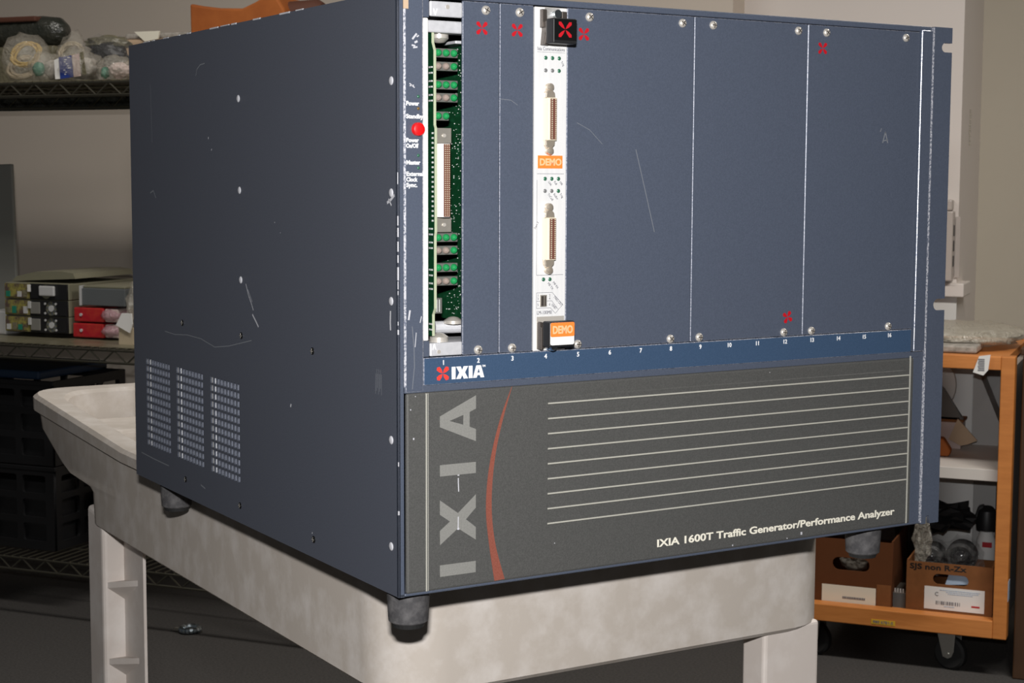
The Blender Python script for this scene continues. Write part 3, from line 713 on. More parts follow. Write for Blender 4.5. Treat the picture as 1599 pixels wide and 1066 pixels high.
right = [(0.0750, 0.0036), (0.0682, 0.0263), (0.0653, 0.0475), (0.0657, 0.0683), (0.0685, 0.0888), (0.0737, 0.1091), (0.0801, 0.1284)]
def smooth_line(p, n=6):
    o = []
    for i in range(len(p) - 1):
        p0 = Vector(p[max(i - 1, 0)]); p1 = Vector(p[i]); p2 = Vector(p[i + 1]); p3 = Vector(p[min(i + 2, len(p) - 1)])
        for k in range(n):
            t = k / n
            o.append(tuple(0.5 * ((2 * p1) + (p2 - p0) * t + (2 * p0 - 5 * p1 + 4 * p2 - p3) * t * t + (3 * p1 - p0 - 3 * p2 + p3) * t ** 3)))
    return o + [p[-1]]
flat('curved_stripe', [smooth_line(left) + smooth_line(right)], 0.0002, 'swoosh', bz, 'xz', YB)
text('product_name', 'IXIA 1600T Traffic Generator/Performance Analyzer', 0.0072, 'cream_ink', bz, 0.1960, YB, 0.0108, 0.00017, width=0.2205)
bb = MB()
for x, z, s in [(0.0085, 0.0995, 0.0012), (0.0066, 0.1180, 0.0008), (0.0100, 0.1262, 0.0006), (0.113, 0.0225, 0.0006), (0.293, 0.1250, 0.0005), (0.325, 0.0052, 0.0020), (0.312, 0.0036, 0.0008), (0.262, 0.0040, 0.0010)]:
    bb.box(x, YB - 0.0001, z, x + s * 0.7, YB + 0.0002, z + s)
bb.build('paint_scratch', 'chip', bz)

# feet --------------------------------------------------------------
bb = MB(); bb.smooth = True
bb.lathe([(0.0118, -0.0215), (0.0128, -0.0205), (0.0140, -0.0010), (0.0140, 0.0)], n=28)
foot_me = bb.mesh('foot', 'rubber')
for x, y in ((0.0168, 0.0195), (0.0175, 0.4520), (0.4072, 0.0195), (0.4072, 0.4520)):
    f = link_mesh('foot', foot_me, ch, (x, y, 0.0))
    MB().tube((0, 0, -0.0245), (0, 0, -0.0210), 0.0100, 0.0112, n=24).build('foot_pad', 'rubber_dark', f)

# ------------------------------------------------------------------ cream utility cart
ct = empty('utility_cart', (CH_LOC[0], CH_LOC[1], 0.0), CH_RZ)
tag(ct, 'scuffed cream plastic utility cart under the blue chassis', 'cart')
ZT = 0.84
X0, X1, Y0 = 0.0335, 0.4370, 0.0770
def ring(x0, y0, x1, y1, r, z, lift=0.0, n=7):
    out = []
    for cx, cy, a in ((x1 - r, y1 - r, 0), (x0 + r, y1 - r, 90), (x0 + r, y0 + r, 180), (x1 - r, y0 + r, 270)):
        for k in range(n):
            t = R(a + 90 * k / (n - 1)); x = cx + r * math.cos(t); y = cy + r * math.sin(t)
            s = min(max((y - 0.80) / 0.17, 0), 1); s = s * s * (3 - 2 * s)
            out.append((x, y, ZT + z + lift * s))
        if a == 90: out.append((x0, 0.64, ZT + z))
        if a == 270: out.append((x1, 0.64, ZT + z))
    return out
def loft(b, rings, cap_end=True):
    n = len(rings[0]); vs = [q for r in rings for q in r]; fs = []
    for i in range(len(rings) - 1):
        for k in range(n): fs.append((i * n + k, i * n + (k + 1) % n, (i + 1) * n + (k + 1) % n, (i + 1) * n + k))
    if cap_end: fs.append(tuple(range((len(rings) - 1) * n, len(rings) * n)))
    return b.add(vs, fs)
bb = MB(); bb.smooth = True
rg = []
for z, ins, ye, lf in [(-0.060, 0.010, 0.775, 0), (-0.094, 0.008, 0.772, 0), (-0.0955, 0.004, 0.778, 0), (-0.092, 0.0, 0.782, 0), (-0.060, 0.0, 0.786, 0), (-0.055, 0.0, 0.800, 0), (-0.052, 0.0, 0.872, 0), (-0.045, 0.0, 0.900, 0),
                       (-0.022, 0.0, 0.972, 0.004), (-0.0125, 0.0, 0.982, 0.014), (-0.0120, -0.0050, 0.988, 0.014), (-0.003, -0.0050, 0.989, 0.019), (0.0, -0.001, 0.985, 0.020)]:
    rg.append(ring(X0 + ins, Y0 + ins, X1 - ins, ye, 0.046, z, lf))
for z, ins, ye, lf in [(0.0, 0.021, 0.958, 0.020), (-0.003, 0.025, 0.954, 0.019), (-0.062, 0.032, 0.946, 0.010), (-0.066, 0.038, 0.930, 0.0)]:
    rg.append(ring(X0 + ins, Y0 + ins, X1 - ins, ye, 0.045, z, lf))
loft(bb, rg)
top = bb.build('top_tray', 'cream', ct)
# small tool shelf moulded into the handle end of the tray
bb = MB().box(X0 + 0.032, 0.835, ZT - 0.066, X1 - 0.032, 0.940, ZT - 0.012)
bb.build('handle_shelf', 'cream', ct, bevel=0.008, seg=3)
# corner legs: outer flange, recessed web, gusset ribs
def leg(x, sx, y, sy, w=0.112, zb=0.20):
    """x,y = outer corner, sx,sy = inward directions"""
    zt = ZT - 0.082
    lg = MB().prism_x([(y, zb), (y, zt + 0.004), (y + sy * 0.052, zt - 0.001), (y + sy * 0.052, zb)], min(x, x + sx * 0.030), max(x, x + sx * 0.030)).build('leg', 'cream_in', ct, bevel=0.005, seg=3)
    MB().prism_x([(y + sy * 0.045, zb), (y + sy * 0.045, zt), (y + sy * w, zt - 0.006), (y + sy * w, zb)], min(x + sx * 0.022, x + sx * 0.025), max(x + sx * 0.022, x + sx * 0.025)).build('leg_web', 'cream_in', lg)
    for k in range(6):
        zz = zt - 0.070 - k * 0.080
        a = x + sx * 0.003; bx = x + sx * 0.026
        q = MB()
        y0 = y + sy * 0.048; y1 = y + sy * 0.105
        q.add([(a, y0, zz), (bx, y0, zz), (bx, y1, zz + 0.012), (a, y0, zz - 0.006), (bx, y0, zz - 0.024), (bx, y1, zz + 0.006)],
              [(0, 1, 2), (3, 5, 4), (0, 3, 4, 1), (1, 4, 5, 2), (0, 2, 5, 3)])
        q.build('leg_rib', 'cream_in', lg)
leg(X0 + 0.0035, 1, 0.782, -1)
leg(X1 - 0.0035, -1, 0.782, -1)
# front legs: plain faced corner posts
for x0, x1 in ((X0 + 0.004, X0 + 0.058), (0.3660, 0.4230)):
    MB().prism([(x0, 0.20), (x0, ZT - 0.096), (x0 + 0.004, ZT - 0.091), (x1, ZT - 0.091), (x1, 0.20)], Y0 + 0.006, Y0 + 0.034).build('leg', 'cream_in', ct, bevel=0.005, seg=3)
bb = MB(); bb.smooth = True
rg = [ring(X0, Y0, X1, 0.785, 0.05, 0.14 - ZT), ring(X0, Y0, X1, 0.785, 0.05, 0.235 - ZT), ring(X0 + 0.02, Y0 + 0.02, X1 - 0.02, 0.765, 0.04, 0.235 - ZT), ring(X0 + 0.03, Y0 + 0.03, X1 - 0.03, 0.755, 0.04, 0.165 - ZT)]
loft(bb, rg).build('lower_tray', 'cream', ct)
def caster(parent, x, y, r, ztop, yaw=0.0):
    """swivel caster: plate, two fork cheeks, wheel with hub; the wheel turns about its local x axis"""
    q = MB()
    for sx in (-1, 1):
        a, b = sorted((sx * r * 0.40, sx * r * 0.48))
        q.prism_x([(-r * 0.50, ztop), (r * 0.75, ztop), (r * 0.28, r * 0.80), (-r * 0.05, r * 0.72), (-r * 0.28, r * 0.85), (-r * 0.42, r * 1.2)], a, b)
    q.box(-r * 0.7, -r * 0.7, ztop - 0.004, r * 0.7, r * 0.9, ztop)
    c = q.build('caster', 'caster', parent, (x, y, 0.0), (0, 0, yaw), bevel=0.001)
    q = MB(); q.smooth = True
    q.lathe([(r * 0.25, -r * 0.30), (r * 0.86, -r * 0.30), (r, -r * 0.18), (r, r * 0.18), (r * 0.86, r * 0.30), (r * 0.25, r * 0.30)], c=(0, 0, r), axis='x', n=28)
    q.build('wheel', 'rubber_dark', c)
    MB().tube((-r * 0.56, 0, r), (r * 0.56, 0, r), r * 0.14, n=12).build('axle', 'caster', c)
    return c
for x in (X0 + 0.05, X1 - 0.05):
    for y in (Y0 + 0.07, 0.72): caster(ct, x, y, 0.058, 0.14)

# ------------------------------------------------------------------ wire shelving rack
UL, UR, VF, DEP = -3.30, -1.78, 3.28, 0.56
rk = empty('wire_shelving_rack', ((UL + UR) / 2, VF + DEP / 2, 0.0))
tag(rk, 'chrome wire shelving rack with a dark reflection put into its colour, against the back wall', 'shelving')
L2 = (UR - UL) / 2; D2 = DEP / 2
for sx in (-1, 1):
    for sy in (-1, 1):
        MB().tube((sx * (L2 - 0.015), sy * (D2 - 0.015), 0.0), (sx * (L2 - 0.015), sy * (D2 - 0.015), 1.40), 0.0125, n=14).build('post', 'wire', rk, smooth=False)
def wire_shelf(z):
    s = MB()
    for y in (-D2, D2):
        s.tube((-L2, y, 0), (L2, y, 0), 0.0030, n=6).tube((-L2, y, -0.030), (L2, y, -0.030), 0.0032, n=6)
    for x in (-L2, L2):
        s.tube((x, -D2, 0), (x, D2, 0), 0.0030, n=6).tube((x, -D2, -0.030), (x, D2, -0.030), 0.0032, n=6)
    sh = s.build('shelf', 'wire', rk, (0, 0, z), smooth=True)
    t = MB()
    for y in (-D2, D2):
        n = int(2 * L2 / 0.036); a = -L2
        for k in range(n):
            b = -L2 + 2 * L2 * (k + 1) / n
            t.tube((a, y, 0 if k % 2 else -0.030), (b, y, -0.030 if k % 2 else 0), 0.0021, n=5, caps=False); a = b
    zz = t.build('truss_wire', 'wire', sh, smooth=True); zz['kind'] = 'stuff'
    t = MB(); n = int(2 * L2 / 0.025)
    for k in range(1, n):
        x = -L2 + 2 * L2 * k / n
        t.tube((x, -D2 - 0.002, 0.0035), (x, D2 + 0.002, 0.0035), 0.0017, n=5)
    for y in (-D2 * 0.5, 0, D2 * 0.5): t.tube((-L2, y, -0.001), (L2, y, -0.001), 0.0026, n=5)
    zz = t.build('shelf_wire', 'wire', sh, smooth=True); zz['kind'] = 'stuff'
Z_UP, Z_MID, Z_LOW = 1.336, 0.695, 0.160
for z in (Z_UP, Z_MID, Z_LOW): wire_shelf(z - 0.0072)
for z in (Z_UP, Z_MID): MB().box(-L2 + 0.01, -D2 + 0.012, z - 0.0018, L2 - 0.01, D2 - 0.01, z - 0.0003).build('shelf_liner', 'olive', rk)
MB().box(-L2 + 0.01, D2 + 0.004, Z_UP - 0.044, L2 - 0.01, D2 + 0.006, Z_UP + 0.004).build('back_ledge', 'olive_dark', rk)

# --- upper shelf: bags of cables and small parts
def cable_coil(name, mat, parent, c, r, n=4, rad=0.004, seed=0, flatten=0.5):
    q = MB(); q.smooth = True; rn = random.Random(seed); pts = []
    for k in range(n * 14 + 1):
        t = 2 * math.pi * k / 14; j = 1 + 0.15 * math.sin(t * 0.37 + seed) + rn.uniform(-0.04, 0.04)
        pts.append((c[0] + r * j * math.cos(t), c[1] + r * 0.35 * j * math.sin(t + 0.6) + 0.004 * math.sin(k), c[2] + r * flatten * j * math.sin(t)))
    q.path(pts, rad, 6)
    return q.build(name, mat, parent)
def bag_thing(name, label, cat, u, v, z, w, d, h, seed, film='film', group=None, crumple=0.22):
    o = empty(name, (u, v, z)); tag(o, label, cat, group)
    blob('film', film, o, (0, 0, h * 0.5), (w * 0.5, d * 0.5, h * 0.52), seed, crumple, 2.4, 3, 0.0)
    return o
g = 'plastic bags on the upper shelf'
o = bag_thing('cable_bag', 'clear plastic bag of yellow and beige coiled cable, upper shelf at left', 'bag', -2.745, 3.42, Z_UP, 0.115, 0.13, 0.125, 1, group=g)
cable_coil('cable', 'yellow_wire', o, (0.005, -0.01, 0.075), 0.034, 4, 0.0035, 1, 0.8); cable_coil('cable', 'beige_wire', o, (-0.01, 0.0, 0.045), 0.036, 5, 0.0045, 2, 0.7)
o = bag_thing('cable_bag', 'clear bag of beige cable behind the green plug bag, upper shelf', 'bag', -2.708, 3.56, Z_UP, 0.09, 0.10, 0.135, 2, group=g)
cable_coil('cable', 'beige_wire', o, (0, -0.01, 0.09), 0.028, 4, 0.004, 5, 0.8); cable_coil('cable', 'yellow_wire', o, (0.0, 0.0, 0.06), 0.028, 3, 0.003, 6, 0.8)
o = bag_thing('plug_bag', 'clear plastic bag holding a round green plug, upper shelf', 'bag', -2.632, 3.35, Z_UP, 0.078, 0.09, 0.075, 3, group=g)
blob('plug', 'teal', o, (-0.012, -0.012, 0.032), (0.016, 0.014, 0.018), 4, 0.1); blob('wrapping', 'pale', o, (0.014, 0.008, 0.03), (0.02, 0.02, 0.024), 5, 0.25)
o = bag_thing('label_bag', 'clear bag with a blue and white printed label, upper shelf', 'bag', -2.541, 3.36, Z_UP, 0.118, 0.09, 0.078, 6, group=g)
lb = MB().prism([(-0.030, 0.006), (0.008, 0.010), (0.004, 0.062), (-0.033, 0.058)], -0.034, -0.032).build('blue_label', 'blue_label', o)
MB().prism([(0.010, 0.010), (0.030, 0.012), (0.026, 0.066), (0.006, 0.062)], -0.034, -0.032).build('white_label', 'pink_pale', o)
MB().prism([(-0.046, 0.006), (-0.032, 0.006), (-0.035, 0.056), (-0.048, 0.052)], -0.033, -0.031).build('white_label', 'white', o)
MB().prism([(0.036, 0.014), (0.046, 0.016), (0.038, 0.070), (0.029, 0.068)], -0.034, -0.032).build('green_strip', 'olive', o)
q = MB(); rn = random.Random(4)
for k in range(9):
    x = -0.014 + rn.uniform(-0.004, 0.012); zc = 0.016 + k * 0.005
    q.box(x - 0.003, -0.0345, zc, x + rn.uniform(0.001, 0.006), -0.0338, zc + 0.002)
q.build('label_print', 'white_ink', o)
blob('contents', 'pale', o, (0, 0.005, 0.035), (0.05, 0.022, 0.026), 9, 0.25)
o = bag_thing('parts_bag', 'small clear bag of pale parts beside the blue labelled bag, upper shelf', 'bag', -2.430, 3.36, Z_UP, 0.098, 0.09, 0.060, 8, group=g)
blob('contents', 'pink_pale', o, (0.01, 0, 0.026), (0.03, 0.025, 0.018), 10, 0.3); blob('contents', 'teal', o, (-0.026, -0.01, 0.02), (0.010, 0.012, 0.014), 11, 0.2)
o = bag_thing('black_part_bag', 'smoky bag wrapped round a black plastic part, upper shelf', 'bag', -2.575, 3.52, Z_UP, 0.165, 0.12, 0.128, 12, 'film_smoke', g)
blob('black_part', 'black', o, (0.01, -0.01, 0.075), (0.058, 0.03, 0.030), 13, 0.3); blob('wrapping', 'olive', o, (0, 0.01, 0.108), (0.066, 0.03, 0.018), 14, 0.3)
blob('contents', 'pale', o, (0, 0.02, 0.03), (0.05, 0.03, 0.028), 15, 0.3)
o = tag(blob('crumpled_wrap', 'olive', None, (0, 0, 0.062), (0.045, 0.04, 0.070), 16, 0.35, 2.6, 3, 0.0, (-2.690, 3.66, Z_UP)), 'crumpled olive plastic wrap peaking between the bags, upper shelf', 'wrap')
o = empty('dark_duffel', (-2.90, 3.62, Z_UP)); tag(o, 'dark green shiny rolled bag lying on top at the upper shelf corner', 'bag')
q = MB(); q.smooth = True
q.lathe([(0.010, -0.16), (0.030, -0.155), (0.040, -0.12), (0.042, 0.05), (0.036, 0.105), (0.020, 0.125), (0.006, 0.13)], c=(0, 0, 0.152), axis='x', n=20)
q.build('roll', 'olive_dark', o); MB().box(-0.16, -0.05, 0.0, 0.125, 0.05, 0.112).build('box_under', 'olive', o, bevel=0.01)
MB().box(-0.16, -0.045, 0.176, 0.06, 0.03, 0.190).build('strap', 'brown_bag', o, bevel=0.004)
o = empty('tan_envelope', (-2.49, 3.67, Z_UP)); tag(o, 'tan padded envelope with paper label on the upper shelf', 'envelope')
MB().box(-0.105, -0.06, 0.0, 0.10, 0.10, 0.124).build('carton', 'tan', o, bevel=0.008); MB().prism([(-0.06, 0.142), (0.018, 0.142), (0.012, 0.122), (-0.028, 0.116)], -0.066, -0.061).build('paper_label', 'cream_ink', o)
MB().box(-0.10, -0.05, 0.125, 0.095, 0.09, 0.139).build('flap', 'pale', o, bevel=0.004)
o = empty('rust_paper_bag', (-2.22, 3.66, Z_UP)); tag(o, 'rust orange paper sack with folded top beside the tan envelope', 'bag')
q = MB().prism([(-0.155, 0.0), (-0.158, 0.207), (-0.12, 0.200), (-0.07, 0.193), (-0.005, 0.190), (0.03, 0.203), (0.072, 0.222), (0.095, 0.215), (0.118, 0.180), (0.118, 0.0)], -0.06, 0.10)
q.build('sack', 'paper_bag', o, bevel=0.006)
q = MB(); q.smooth = True
q.lathe([(0.004, -0.03), (0.030, -0.02), (0.033, 0.06), (0.024, 0.075), (0.004, 0.08)], c=(0.12, 0.0, 0.178), axis='x', n=18); q.build('rolled_end', 'brown_bag', o)

# --- middle shelf: power modules, red modules, grey case
def fan(parent, x, z, r, y):
    q = MB().tube((x, y - 0.002, z), (x, y + 0.004, z), r * 0.45, n=16); q.build('fan_hub', 'silver_lt', parent)
    q = MB()
    for k in range(7):
        a = 2 * math.pi * k / 7
        p = [(x + r * 0.4 * math.cos(a), z + r * 0.4 * math.sin(a)), (x + r * 0.95 * math.cos(a + 0.1), z + r * 0.95 * math.sin(a + 0.1)), (x + r * 0.95 * math.cos(a + 0.55), z + r * 0.95 * math.sin(a + 0.55)), (x + r * 0.4 * math.cos(a + 0.5), z + r * 0.4 * math.sin(a + 0.5))]
        q.prism(p, y + 0.001, y + 0.003)
    q.build('fan_blades', 'grey_case', parent)
def power_module(k, label):
    o = empty('power_module', (-2.735, 3.42, Z_MID + 0.012 + k * 0.0425)); tag(o, label, 'electronics', 'stacked power modules on the middle shelf')
    MB().box(-0.100, 0.004, 0.0, 0.100, 0.30, 0.0415).build('case', 'olive_case', o, bevel=0.002)
    pl = MB().box(-0.098, -0.001, 0.002, -0.020, 0.004, 0.0395).build('connector_panel', 'yellow_lbl', o)
    for i in range(4):
        MB().box(-0.092 + i * 0.018, -0.004, 0.006, -0.080 + i * 0.018, 0.0, 0.020 + 0.004 * (i % 2)).build('terminal', ['silver_lt', 'olive', 'teal', 'yellow_lbl'][(i + k) % 4], pl)
    fl = flat('fan_frame', [[(-0.018, 0.001), (0.098, 0.001), (0.098, 0.0405), (-0.018, 0.0405)], circle(0.046 if k < 2 else 0.03, 0.0205, 0.0185, 20)], 0.005, 'black', o, 'xz', 0.0015)
    if k < 2:
        fan(o, 0.046, 0.0205, 0.0175, 0.002)
        for t in range(4):
            a = R(45 + 90 * t); r = MB().tube((0.046 + 0.0235 * math.cos(a), -0.0025, 0.0205 + 0.0215 * math.sin(a) * 0.8), (0.046 + 0.0235 * math.cos(a), -0.001, 0.0205 + 0.0215 * math.sin(a) * 0.8), 0.003, n=10)
            r.build('fan_rivet', 'silver_lt', o)
        MB().box(-0.016, -0.004, 0.006, 0.014, -0.001, 0.036).build('latch_plate', 'silver', o, bevel=0.003)
        MB().box(0.074, -0.003, 0.004, 0.094, -0.001, 0.036).build('socket', 'black', o)
    else:
        MB().box(0.014, -0.008, 0.010, 0.062, 0.0, 0.036).build('silver_block', 'silver_lt', o, bevel=0.003)
        MB().box(-0.012, -0.004, 0.004, 0.010, -0.001, 0.038).build('socket', 'black', o)
    MB().box(-0.022, -0.006, 0.020, -0.014, -0.002, 0.038).build('latch', 'white' if k == 2 else 'silver_lt', o)
power_module(0, 'bottom power module with fan in the stack on the middle shelf')
power_module(1, 'middle power module with fan in the stack on the middle shelf')
power_module(2, 'top power module with silver block in the stack on the middle shelf')
o = tag(MB().prism([(-0.10, 0.0), (-0.085, 0.012), (-0.02, 0.022), (0.06, 0.020), (0.095, 0.014), (0.10, 0.0)], 0.0, 0.25).build('loose_lid', 'olive_case', None, (-2.735, 3.45, Z_MID + 0.1455), (0, R(-3), 0)), 'bent olive metal lid lying on top of the power modules', 'lid')
def red_module(k, label):
    o = empty('red_module', (-2.568, 3.43, Z_MID + 0.004 + k * 0.040)); tag(o, label, 'electronics', 'red modules on the middle shelf')
    MB().box(-0.062 + 0.004 * k, 0.0, 0.0, 0.032, 0.22, 0.036).build('case', 'red_case', o, bevel=0.003)
    MB().box(0.033, 0.004, 0.001, 0.075, 0.22, 0.035).build('pink_wrapped_end', 'pink_pale', o, bevel=0.004)
    blob('antistatic_film', 'film_pink', o, (0.05, 0.03, 0.018), (0.034, 0.045, 0.0185), 20 + k, 0.18, 2.4, 3, 0.0)
    MB().tube((-0.035, -0.003, 0.018), (-0.035, 0.002, 0.018), 0.004, n=10).build('screw', 'silver_lt', o)
red_module(0, 'lower red module in pink plastic film on the middle shelf')
red_module(1, 'upper red module in pink plastic film under the grey case')
o = empty('grey_case', (-2.535, 3.43, Z_MID + 0.086)); tag(o, 'slate grey metal case lying on the red modules', 'electronics')
MB().box(-0.065, 0.0, 0.0, 0.066, 0.26, 0.044).build('body', 'grey_case', o, bevel=0.002); MB().box(-0.070, -0.004, 0.0, -0.066, 0.02, 0.050).build('pale_flange', 'silver_lt', o)
MB().box(-0.064, 0.004, 0.044, 0.064, 0.255, 0.050).build('film_cover', 'olive_case', o, bevel=0.002)
o = bag_thing('crumpled_bag', 'crumpled clear plastic bag standing beside the grey case', 'bag', -2.432, 3.46, Z_MID, 0.075, 0.12, 0.165, 25, 'film', None, 0.3)
blob('contents', 'olive', o, (0, 0.01, 0.055), (0.024, 0.03, 0.05), 26, 0.3)
o = empty('white_connector', (-2.415, 3.35, Z_MID)); tag(o, 'small white folded paper lying in front of the clear bag', 'paper')
MB().prism([(-0.022, 0.048), (0.018, 0.030), (0.026, 0.052), (0.024, 0.078), (-0.004, 0.078)], -0.004, 0.0).build('paper_front', 'white', o)
MB().prism([(-0.018, 0.0), (0.024, 0.0), (0.024, 0.040), (-0.018, 0.045)], 0.002, 0.02).build('pad_under', 'beige_wire', o)
o = tag(MB().box(-0.075, 0, 0, 0.075, 0.012, 0.440).build('grey_sheet', 'grey_panel', None, (-3.016, 3.60, Z_MID + 0.0025), (R(0), R(-1.2), 0), bevel=0.003), 'upright grey metal sheet at the left edge, behind the power modules', 'panel')
o = tag(MB().box(-0.03, 0, 0, 0.028, 0.16, 0.062).build('silver_box', 'silver_lt', None, (-2.878, 3.44, Z_MID), bevel=0.004), 'pale silver box at the left end of the power modules', 'box')

# --- bottom shelf: black crates and a black box
def crate(z, h, label):
    o = empty('black_crate', (-2.83, 3.50, z)); tag(o, label, 'crate', 'black crates on the bottom shelf')
    w, d = 0.195, 0.15
    for nm, pl, off, hw in (('front_wall', 'xz', -d, w), ('back_wall', 'xz', d, w), ('side_wall', 'yz', -w, d), ('side_wall', 'yz', w, d)):
        lp = [[(-hw, 0), (hw, 0), (hw, h), (-hw, h)]]
        n = 4 if hw == w else 3
        for i in range(n):
            for j in range(3):
                a = -hw + 0.022 + i * (2 * hw - 0.03) / n; bz0 = 0.022 + j * (h - 0.03) / 3
                lp.append(rrect(a, bz0, a + (2 * hw - 0.03) / n - 0.018, bz0 + (h - 0.03) / 3 - 0.016, 0.006, 2))
        flat(nm, lp, 0.008, 'crate', o, pl, off)
    MB().box(-w, -d, 0.0, w, d, 0.008).build('base', 'crate', o)
    MB().box(-w - 0.004, -d - 0.006, h - 0.012, w + 0.006, -d + 0.004, h).build('rim', 'crate', o, bevel=0.002)
    MB().box(-w + 0.014, -d + 0.012, 0.01, w - 0.014, d - 0.02, h * 0.8).build('dark_contents', 'black', o, bevel=0.004)
crate(Z_LOW, 0.215, 'lower black lattice crate on the bottom wire shelf')
crate(Z_LOW + 0.218, 0.215, 'upper black lattice crate just under the middle shelf')
o = tag(MB().box(-0.19, -0.145, 0, 0.165, 0.14, 0.022).build('crate_lid', 'crate_blue', None, (-2.845, 3.50, Z_LOW + 0.434), bevel=0.005), 'dark blue flat lid lying on the upper black crate', 'lid')
o = empty('black_box', (-2.58, 3.58, Z_LOW)); tag(o, 'small black box beside the crates, behind the cart end', 'box')
MB().box(-0.05, -0.08, 0, 0.06, 0.10, 0.12).build('body', 'black', o, bevel=0.006); MB().tube((-0.01, -0.084, 0.07), (-0.01, -0.078, 0.07), 0.012, n=14).build('knob', 'silver', o)

# --- small ring on the carpet
q = MB(); q.smooth = True
pts = [(0.022 * math.cos(2 * math.pi * k / 18), 0.022 * math.sin(2 * math.pi * k / 18), 0.009) for k in range(19)]
o = empty('metal_clip', (-2.225, 3.33, 0.0)); tag(o, 'small shiny metal ring clip lying on the carpet', 'clip')
q.path(pts, 0.007, 8).build('ring', 'zinc', o); MB().box(-0.045, -0.010, 0.001, -0.016, 0.006, 0.008).build('tongue', 'silver', o, bevel=0.002)

# ------------------------------------------------------------------ wooden cart on casters
WU0, WU1, WV = -0.86, -0.348, 3.70
wc = empty('wooden_cart', ((WU0 + WU1) / 2, WV + 0.25, 0.0)); tag(wc, 'orange wooden shelf cart on black casters behind the chassis', 'cart')
hw = (WU1 - WU0) / 2; V0, V1 = -0.25, 0.25
for sx in (-1, 1):
    a, b = (hw - 0.030, hw) if sx > 0 else (-hw, -hw + 0.030)
    MB().box(a, V0, 0.094, b, V0 + 0.04, 0.722).build('post', 'wood', wc, bevel=0.002)
    MB().box(a, V1 - 0.04, 0.094, b, V1, 0.722).build('post', 'wood', wc, bevel=0.002)
    MB().box(a + 0.01, V0 + 0.04, 0.13, b - 0.006, V1 - 0.04, 0.695).build('side_panel', 'melamine', wc)
for z0, z1 in ((0.692, 0.722), (0.094, 0.134)):
    MB().box(-hw + 0.030, V0, z0, hw - 0.030, V0 + 0.035, z1).build('rail', 'wood_h', wc, bevel=0.002)
MB().box(-hw + 0.02, V0 + 0.036, 0.112, hw - 0.02, V1, 0.130).build('bottom_shelf', 'wood_h', wc)
MB().box(-hw + 0.02, V0 + 0.036, 0.700, hw - 0.02, V1, 0.718).build('top_board', 'wood_h', wc)
MB().box(-hw + 0.018, V0 + 0.03, 0.441, hw - 0.020, V1 - 0.01, 0.467).build('middle_shelf', 'melamine', wc, bevel=0.001)
MB().box(-hw + 0.03, V1 - 0.012, 0.13, hw - 0.03, V1 - 0.004, 0.70).build('back_board', 'greyboard', wc)
for x in (hw - 0.125, -hw + 0.08):
    for y in (V0 + 0.055, V1 - 0.07): caster(wc, x, y, 0.038, 0.094, R(70))
tg = MB().box(-0.644 - (WU0 + WU1) / 2, V0 - 0.0008, 0.100, -0.590 - (WU0 + WU1) / 2, V0, 0.111).build('yellow_tag', 'yellow_tag', wc)
text('tag_print', '980 6781-5', 0.009, 'grey_ink', tg, -0.640 - (WU0 + WU1) / 2, V0 - 0.0012, 0.1025, 0.0001, width=0.045)
tg = MB().box(hw, V0 + 0.004, 0.180, hw + 0.0008, V0 + 0.034, 0.225).build('side_label', 'blue_white', wc)

# things on the wooden cart
o = empty('barcode_tag', (-0.420, 3.695, 0.680)); tag(o, 'white barcode tag hanging over the top rail of the wooden cart', 'tag')
MB().prism([(-0.016, 0.006), (0.006, 0.0), (0.016, 0.012), (0.020, 0.046), (-0.004, 0.042)], -0.0015, 0.0).build('card', 'white', o)
q = MB()
for k in range(7): q.box(-0.006 + (k % 2) * 0.001, -0.0022, 0.010 + k * 0.004, 0.008, -0.0015, 0.0125 + k * 0.004)
q.build('barcode', 'grey_ink', o)
o = tag(blob('bubble_wrap', 'bubble', None, (0, 0, 0.024), (0.155, 0.16, 0.030), 31, 0.16, 2.2, 4, 0.0, (-0.51, 3.96, 0.722)), 'crumpled translucent bubble wrap on top of the wooden cart', 'bubble wrap')
o = tag(MB().box(-0.10, 0, 0, 0.075, 0.13, 0.016).build('foam_sheet', 'pale', None, (-0.51, 3.745, 0.722), bevel=0.004), 'pale foam sheet under the bubble wrap on the wooden cart', 'foam')
q = MB(); q.smooth = True
pts = [(0.030 * math.cos(t * 0.5) + 0.004 * t, 0.02 * math.sin(t * 0.5), 0.012 + 0.008 * math.sin(t)) for t in range(14)]
o = tag(q.path(pts, 0.009, 8).build('black_cable', 'black', None, (-0.315, 3.80, 0.741)), 'black coiled cable lying on the brown cabinet', 'cable')

o = empty('white_carton', (-0.51, 4.08, 0.467)); tag(o, 'tall white carton leaning at the back of the upper compartment', 'box')
MB().prism([(-0.075, 0.0), (0.028, 0.0), (0.028, 0.200), (-0.040, 0.200), (-0.095, 0.16)], 0.02, 0.09).build('carton', 'white', o, bevel=0.002)
MB().prism([(0.030, 0.0), (0.096, 0.0), (0.096, 0.05), (0.030, 0.205)], 0.0, 0.09).build('grey_side', 'greyboard', o)
o = empty('tan_carton', (-0.56, 3.99, 0.467)); tag(o, 'low tan carton with a folded paper flap on the middle shelf', 'box')
MB().box(-0.16, 0.0, 0.0, 0.066, 0.08, 0.064).build('body', 'pink_pale', o, bevel=0.002)
MB().prism([(0.040, 0.026), (0.068, 0.012), (0.084, 0.016), (0.106, 0.026), (0.060, 0.076)], -0.02, -0.014).build('paper_flap', 'tan', o)
MB().box(-0.15, 0.002, 0.0645, 0.070, 0.078, 0.070).build('lid_edge', 'card', o)
